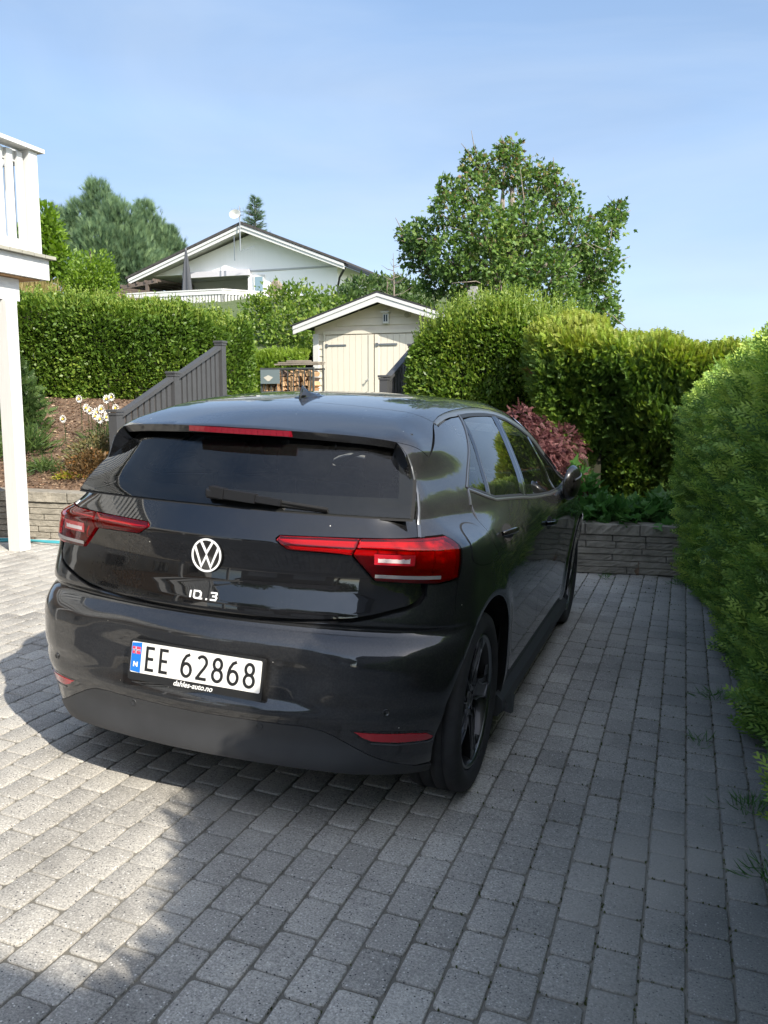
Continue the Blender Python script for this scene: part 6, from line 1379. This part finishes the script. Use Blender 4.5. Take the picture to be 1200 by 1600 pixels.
# small things on the porch
for i, (x, z, w_, h) in enumerate(((-2.0, 5.3, .35, .4), (-1.2, 5.3, .2, .55), (-.8, 5.3, .25, .3))):
    o = thing('porch_chair' if i != 1 else 'plant_pot', (-16.6+x, fy+.9, 5.1), ['dark chair on the far porch behind the white balustrade', 'tall dark planter on the far porch', 'low dark stool at the right end of the far porch'][i], ['chair', 'planter', 'stool'][i]); q = MB()
    q.box((0, 0, .42), (w_, .25, .04)); q.box((0, .22, .75 if i == 0 else .6), (w_, .03, .3 if i == 0 else .18)); 
    for sx in (-1, 1):
        for s2 in (-1, 1): q.box((sx*w_*.85, s2*.2, .2), (.025, .025, .2))
    q.build('seat' if i != 1 else 'planter_box', M_dark, o)
um = thing('folded_parasol', (-18.5, 28.35, 5.1), 'folded dark grey parasol standing on the far white balcony', 'parasol')
V, F_ = lathe([(.03, 2.62), (.05, 2.5), (.13, 1.9), (.20, 1.2), (.24, .75), (.20, .70), (.03, .75)], 14); V = [(y_*(1+.18*math.sin(k*2.7)), z_*(1+.18*math.sin(k*2.7)), x_) for k, (x_, y_, z_) in enumerate(V)]
q = MB(); q.add(V, F_); q.build('canopy', pbr('parasol_cloth', (.05, .055, .065), .8), um); q = MB(); q.tube([(0, 0, 0), (0, 0, 2.7)], .025, 8); q.build('pole', M_metal, um)
# birdhouse on the shrub side
bh = thing('bird_house', (-13.2, 26.0, 3.2), 'small wooden bird house on a pole in front of the white gabled house', 'bird house'); q = MB(); q.tube([(0, 0, 0), (0, 0, 2.2)], .03, 6); q.build('pole', M_bark, bh); q = MB(); q.prism([(-.28, 0, 2.2), (.28, 0, 2.2), (.28, 0, 2.45), (0, 0, 2.78), (-.28, 0, 2.45)], (0, .4, 0)); q.build('box', pbr('bird_house_wood', (.24, .19, .15), .8, var=.2), bh)
ch = thing('stone_chimney', (-1.87, 11.1, 1.0), 'pale tapering stone chimney poking up behind the leafy hedge', 'chimney'); q = MB(); V = []
for z, h in ((0, .20), (1.9, .15), (2.12, .10), (2.32, .085)): V += [(-h, -h, z), (h, -h, z), (h, h, z), (-h, h, z)]
q.add(V, [(i*4+k, i*4+(k+1) % 4, i*4+4+(k+1) % 4, i*4+4+k) for i in range(3) for k in range(4)]+[(12, 13, 14, 15)]); q.box((0, 0, 2.35), (.055, .055, .03)); q.build('stack', pbr('pale_stone', (.27, .265, .25), .9, var=.15, bump=.5, bscale=20), ch)
# ---- garden plants ----
def plant(name, label, base, n, size, tmpl, mat_, spread, height, tone=(.2, .8), cat='plant', group=None, upb=.6, jit=.4):
    P = np.stack([rng.normal(0, spread*.5, n), rng.normal(0, spread*.5, n), rng.uniform(0, 1, n)**.8*height], -1); k = np.hypot(P[:, 0], P[:, 1])/spread; P[:, 2] *= np.clip(1.1-.5*k, .2, 1)
    D = np.stack([P[:, 0]/spread, P[:, 1]/spread, np.full(n, upb)], -1)+rng.normal(0, jit, (n, 3)); V, F = scatter(P, D, size*rng.uniform(.6, 1.2, n), *tmpl); b = (base[0], base[1], float(gh(base[0], base[1])) if len(base) < 3 else base[2])
    o = foliage(name, [(V+np.array(b), F, 0, np.repeat(rng.uniform(tone[0], tone[1], n), len(tmpl[0])))], [mat_], b); return single(o, label, cat, group)
M_daisy = pbr('daisy_petals', (.82, .82, .78), .6); M_yel = pbr('flower_yellow', (.75, .50, .05), .6)
def daisy(x, y, z, s, label):
    th = thing('daisy', (x, y, z-.35), label, 'flower', 'white daisies on the bank'); q = MB(); a = rng.uniform(-.3, .3)
    for k in range(12):
        t = 6.283*k/12; c, s_ = math.cos(t), math.sin(t); q.add([(c*.01, -.02, .35+s_*.01), (c*s*.7-s_*s*.16, -.035, .35+s_*s*.7+c*s*.16), (c*s, -.03, .35+s_*s), (c*s*.7+s_*s*.16, -.035, .35+s_*s*.7-c*s*.16)], [(0, 1, 2, 3)])
    q.build('petals', M_daisy, th); q = MB(); V, F_ = lathe([(s*.25, 0), (s*.2, .012), (.001, .018)], 10); q.add([(y_, -.035-x_, .35+z_) for x_, y_, z_ in V], F_); q.build('flower_centre', M_yel, th)
    q = MB(); q.tube([(0, 0, 0), (.01, -.01, .2), (0, -.018, .35)], .004, 5); q.build('stem', M_bush, th)
dz = [(-4.86, 4.78, 1.50, .05), (-4.78, 4.80, 1.40, .055), (-4.72, 4.78, 1.37, .05), (-4.64, 4.80, 1.35, .06), (-4.56, 4.78, 1.39, .055), (-4.60, 4.72, 1.31, .05), (-4.50, 4.80, 1.50, .055), (-4.42, 4.78, 1.52, .05), (-4.52, 4.70, 1.28, .055), (-4.44, 4.72, 1.33, .05), (-4.40, 4.66, 1.30, .05), (-4.90, 4.55, 1.28, .05), (-4.34, 4.74, 1.40, .05)]
for i, (x, y, z, s) in enumerate(dz): daisy(x, y, z, s, 'white daisy in the clump beside the left post of the grey railing')
plant('daisy_foliage', 'low green leaves of the daisy clump on the bank', (-4.55, 4.80), 420, .12, T_blade, M_bush, .30, .28, cat='plant')
plant('shrub', 'sparse olive shrub on the bank beside the grey railing post', (-4.35, 4.42), 1500, .045, T_leaf, leafmat('olive_leaves', [(0, (.07, .08, .03)), (.6, (.15, .14, .06)), (1, (.28, .16, .05))], .2), .30, .34, cat='shrub')
plant('shrub', 'brownish shrub with orange leaves low on the bank', (-4.22, 4.12), 1400, .042, T_leaf, leafmat('russet_leaves', [(0, (.06, .045, .02)), (.7, (.14, .08, .03)), (1, (.45, .17, .03))], .2), .26, .30, cat='shrub')
plant('leafy_plant', 'fresh green leafy plant at the wall edge beside the car tail', (-4.00, 3.95), 900, .055, T_leaf, M_bright, .17, .20, tone=(.1, .6))
plant('ground_plant', 'tiny yellow green plant on the mulch in the middle of the bank', (-4.42, 3.98), 380, .03, T_leaf, leafmat('lime_leaves', [(0, (.20, .22, .02)), (1, (.42, .40, .05))], .3), .11, .07)
plant('grassy_plant', 'clump of narrow green leaves behind the white post', (-5.25, 4.35), 420, .22, T_blade, M_bush, .22, .22, tone=(.3, .9))
plant('grassy_plant', 'dark conifer shrub right of the white post', (-5.72, 4.75), 1500, .10, T_spray_s, M_bush, .24, .85, cat='shrub')
plant('grassy_plant', 'low green tuft on the bank foot right of the white post', (-4.70, 3.98), 360, .13, T_blade, M_bush, .16, .12, tone=(.3, .9))
plant('grassy_plant', 'green tuft on the bank left of the white post', (-5.6, 3.95), 420, .24, T_blade, M_bush, .25, .25, tone=(.3, .9))
nn_ = 5200; P = np.stack([rng.uniform(-9.6, -8.2, nn_), rng.uniform(7.6, 8.6, nn_), np.full(nn_, 2.35)], -1); P[:, 2] += rng.uniform(-.1, .45, nn_)+.15*(P[:, 0] < -8.6)
V, F = scatter(P, np.stack([rng.normal(0, .18, nn_), rng.normal(0, .18, nn_), np.ones(nn_)], -1), .75*rng.uniform(.5, 1.1, nn_), *T_blade); o = foliage('dry_grass', [(V, F, 0, np.repeat(rng.uniform(0, 1, nn_), 5))], [M_dry], (-8, 8, 2.3)); tag(o, 'tall dry grass behind the left hedge', 'grass', kind='stuff')
nn_ = 2600; P = np.stack([rng.uniform(-7.6, -6.0, nn_), rng.uniform(7.4, 8.4, nn_), rng.uniform(2.5, 2.85, nn_)], -1)
V, F = scatter(P, np.stack([rng.normal(0, .35, nn_), rng.normal(0, .35, nn_), np.ones(nn_)], -1), .28*rng.uniform(.5, 1.1, nn_), *T_blade); o = foliage('wild_grass', [(V, F, 0, np.repeat(rng.uniform(0, .7, nn_), 5))], [M_dry], (-7, 8, 2.3)); tag(o, 'wild grass growing over the back edge of the left hedge', 'grass', kind='stuff')
# big lobed leaves in the right bed
T_big = (np.vstack([T_maple[0]*[1, .9, 1]]), T_maple[1])
M_lush = leafmat('lush_leaves', [(0, (.030, .085, .022)), (.5, (.06, .15, .035)), (1, (.12, .24, .06))], .35, .4)
for i, (x, y, s, h, lab) in enumerate(((.62, 5.02, .20, .50, 'leafy plant on tall stems between the maroon tree and the conifer hedge'), (.85, 4.98, .22, .26, 'broad leafed green plant behind the wall nearest the car'), (1.12, 5.12, .24, .22, 'broad leafed green plant in the middle of the right bed'), (1.42, 5.28, .22, .24, 'broad leafed green plant at the right end of the shaded wall'))):
    plant('bed_plant', lab, (x, y), 170, .15, T_big, M_lush, s, h, group=None, upb=.25, jit=.5)
for i, (x, y, n, s, lab) in enumerate(((1.62, 4.55, 110, .10, 'weeds at the foot of the shaded wall beside the hedge'), (1.80, 1.55, 90, .10, 'weed tuft on the paving edge midway along the hedge'), (1.72, .85, 36, .07, 'small weed growing in a paver joint near the hedge'), (1.90, .25, 120, .11, 'leafy weeds under the nearest stretch of hedge'), (1.93, -.25, 120, .11, 'weeds at the lower right corner beside the soil strip'), (.98, 4.45, 40, .07, 'grassy weed on the paving by the front wheel'))):
    plant('weed', lab, (x, y, float(ZP(x, y))), n, .055, T_blade, M_lush, s*.8, .03, cat='weed', group='weeds along the hedge foot', upb=.7)
# litter of dead needles on the soil strip and mulch chips on the bank
M_chip = leafmat('bark_chips', [(0, (.05, .03, .018)), (.6, (.17, .10, .06)), (1, (.42, .32, .22))], 0, .9)
n1 = 9000; P = np.stack([2.02+np.abs(rng.normal(0, .12, n1)), rng.uniform(-3, 5.0, n1)], -1); P[:, 0] -= .0*(wob(np.stack([P[:, 0], P[:, 1], P[:, 0]*0], -1), 2) > .3); P = np.column_stack([P, ZP(P[:, 0], P[:, 1])+.006]); m_ = rng.uniform(0, 1, n1) < .9; P = P[m_]
n2 = 17000; Q = np.stack([rng.uniform(-7.5, -3.9, n2), rng.uniform(3.2, 6.3, n2)], -1); tq_ = wy(Q[:, 0], Q[:, 1])-(YL+.26); Q = Q[(tq_ > 0) & (tq_ < 3.2)]; Q = np.column_stack([Q, gh(Q[:, 0], Q[:, 1])+.004])
P = np.vstack([P, Q]); n = len(P); V, F = scatter(P, np.stack([rng.normal(0, 1, n), rng.normal(0, 1, n), rng.normal(0, .18, n)], -1), .030*rng.uniform(.4, 1.3, n), np.array([(-.5, -.2, 0), (.5, -.14, .03), (.5, .16, .05), (-.5, .2, .02)]), np.array([(0, 1, 2, 3)]))
o = foliage('bark_litter', [(V, F, 0, np.repeat(rng.uniform(0, 1, n)**1.3, 4))], [M_chip], (0, 0, 0)); tag(o, 'bark chips and dead needles on the soil', 'litter', kind='stuff')
# garden hose
M_hose = pbr('hose_teal', (.05, .28, .32), .4)
q = MB(); pts = []
hz_ = thing('garden_hose', (-4.6, 3.0, 0), 'teal garden hose lying along the foot of the left wall', 'hose')
for k in range(3):
    pts = []
    for i in range(40):
        X = -4.6+.065*i; Yw = 7.92-.05*k+.05*math.sin(i*.28+k*1.7)+.02*math.sin(i*.7+k); x, y = w2s(X, Yw); pts.append((x+4.6, y-3.0, float(ZP(x, y))+.014+.012*(k == 2)))
    q.tube(pts, .0095, 8)
q.build('hose_loops', M_hose, hz_, smooth=True)
# drop helper empties that carry nothing
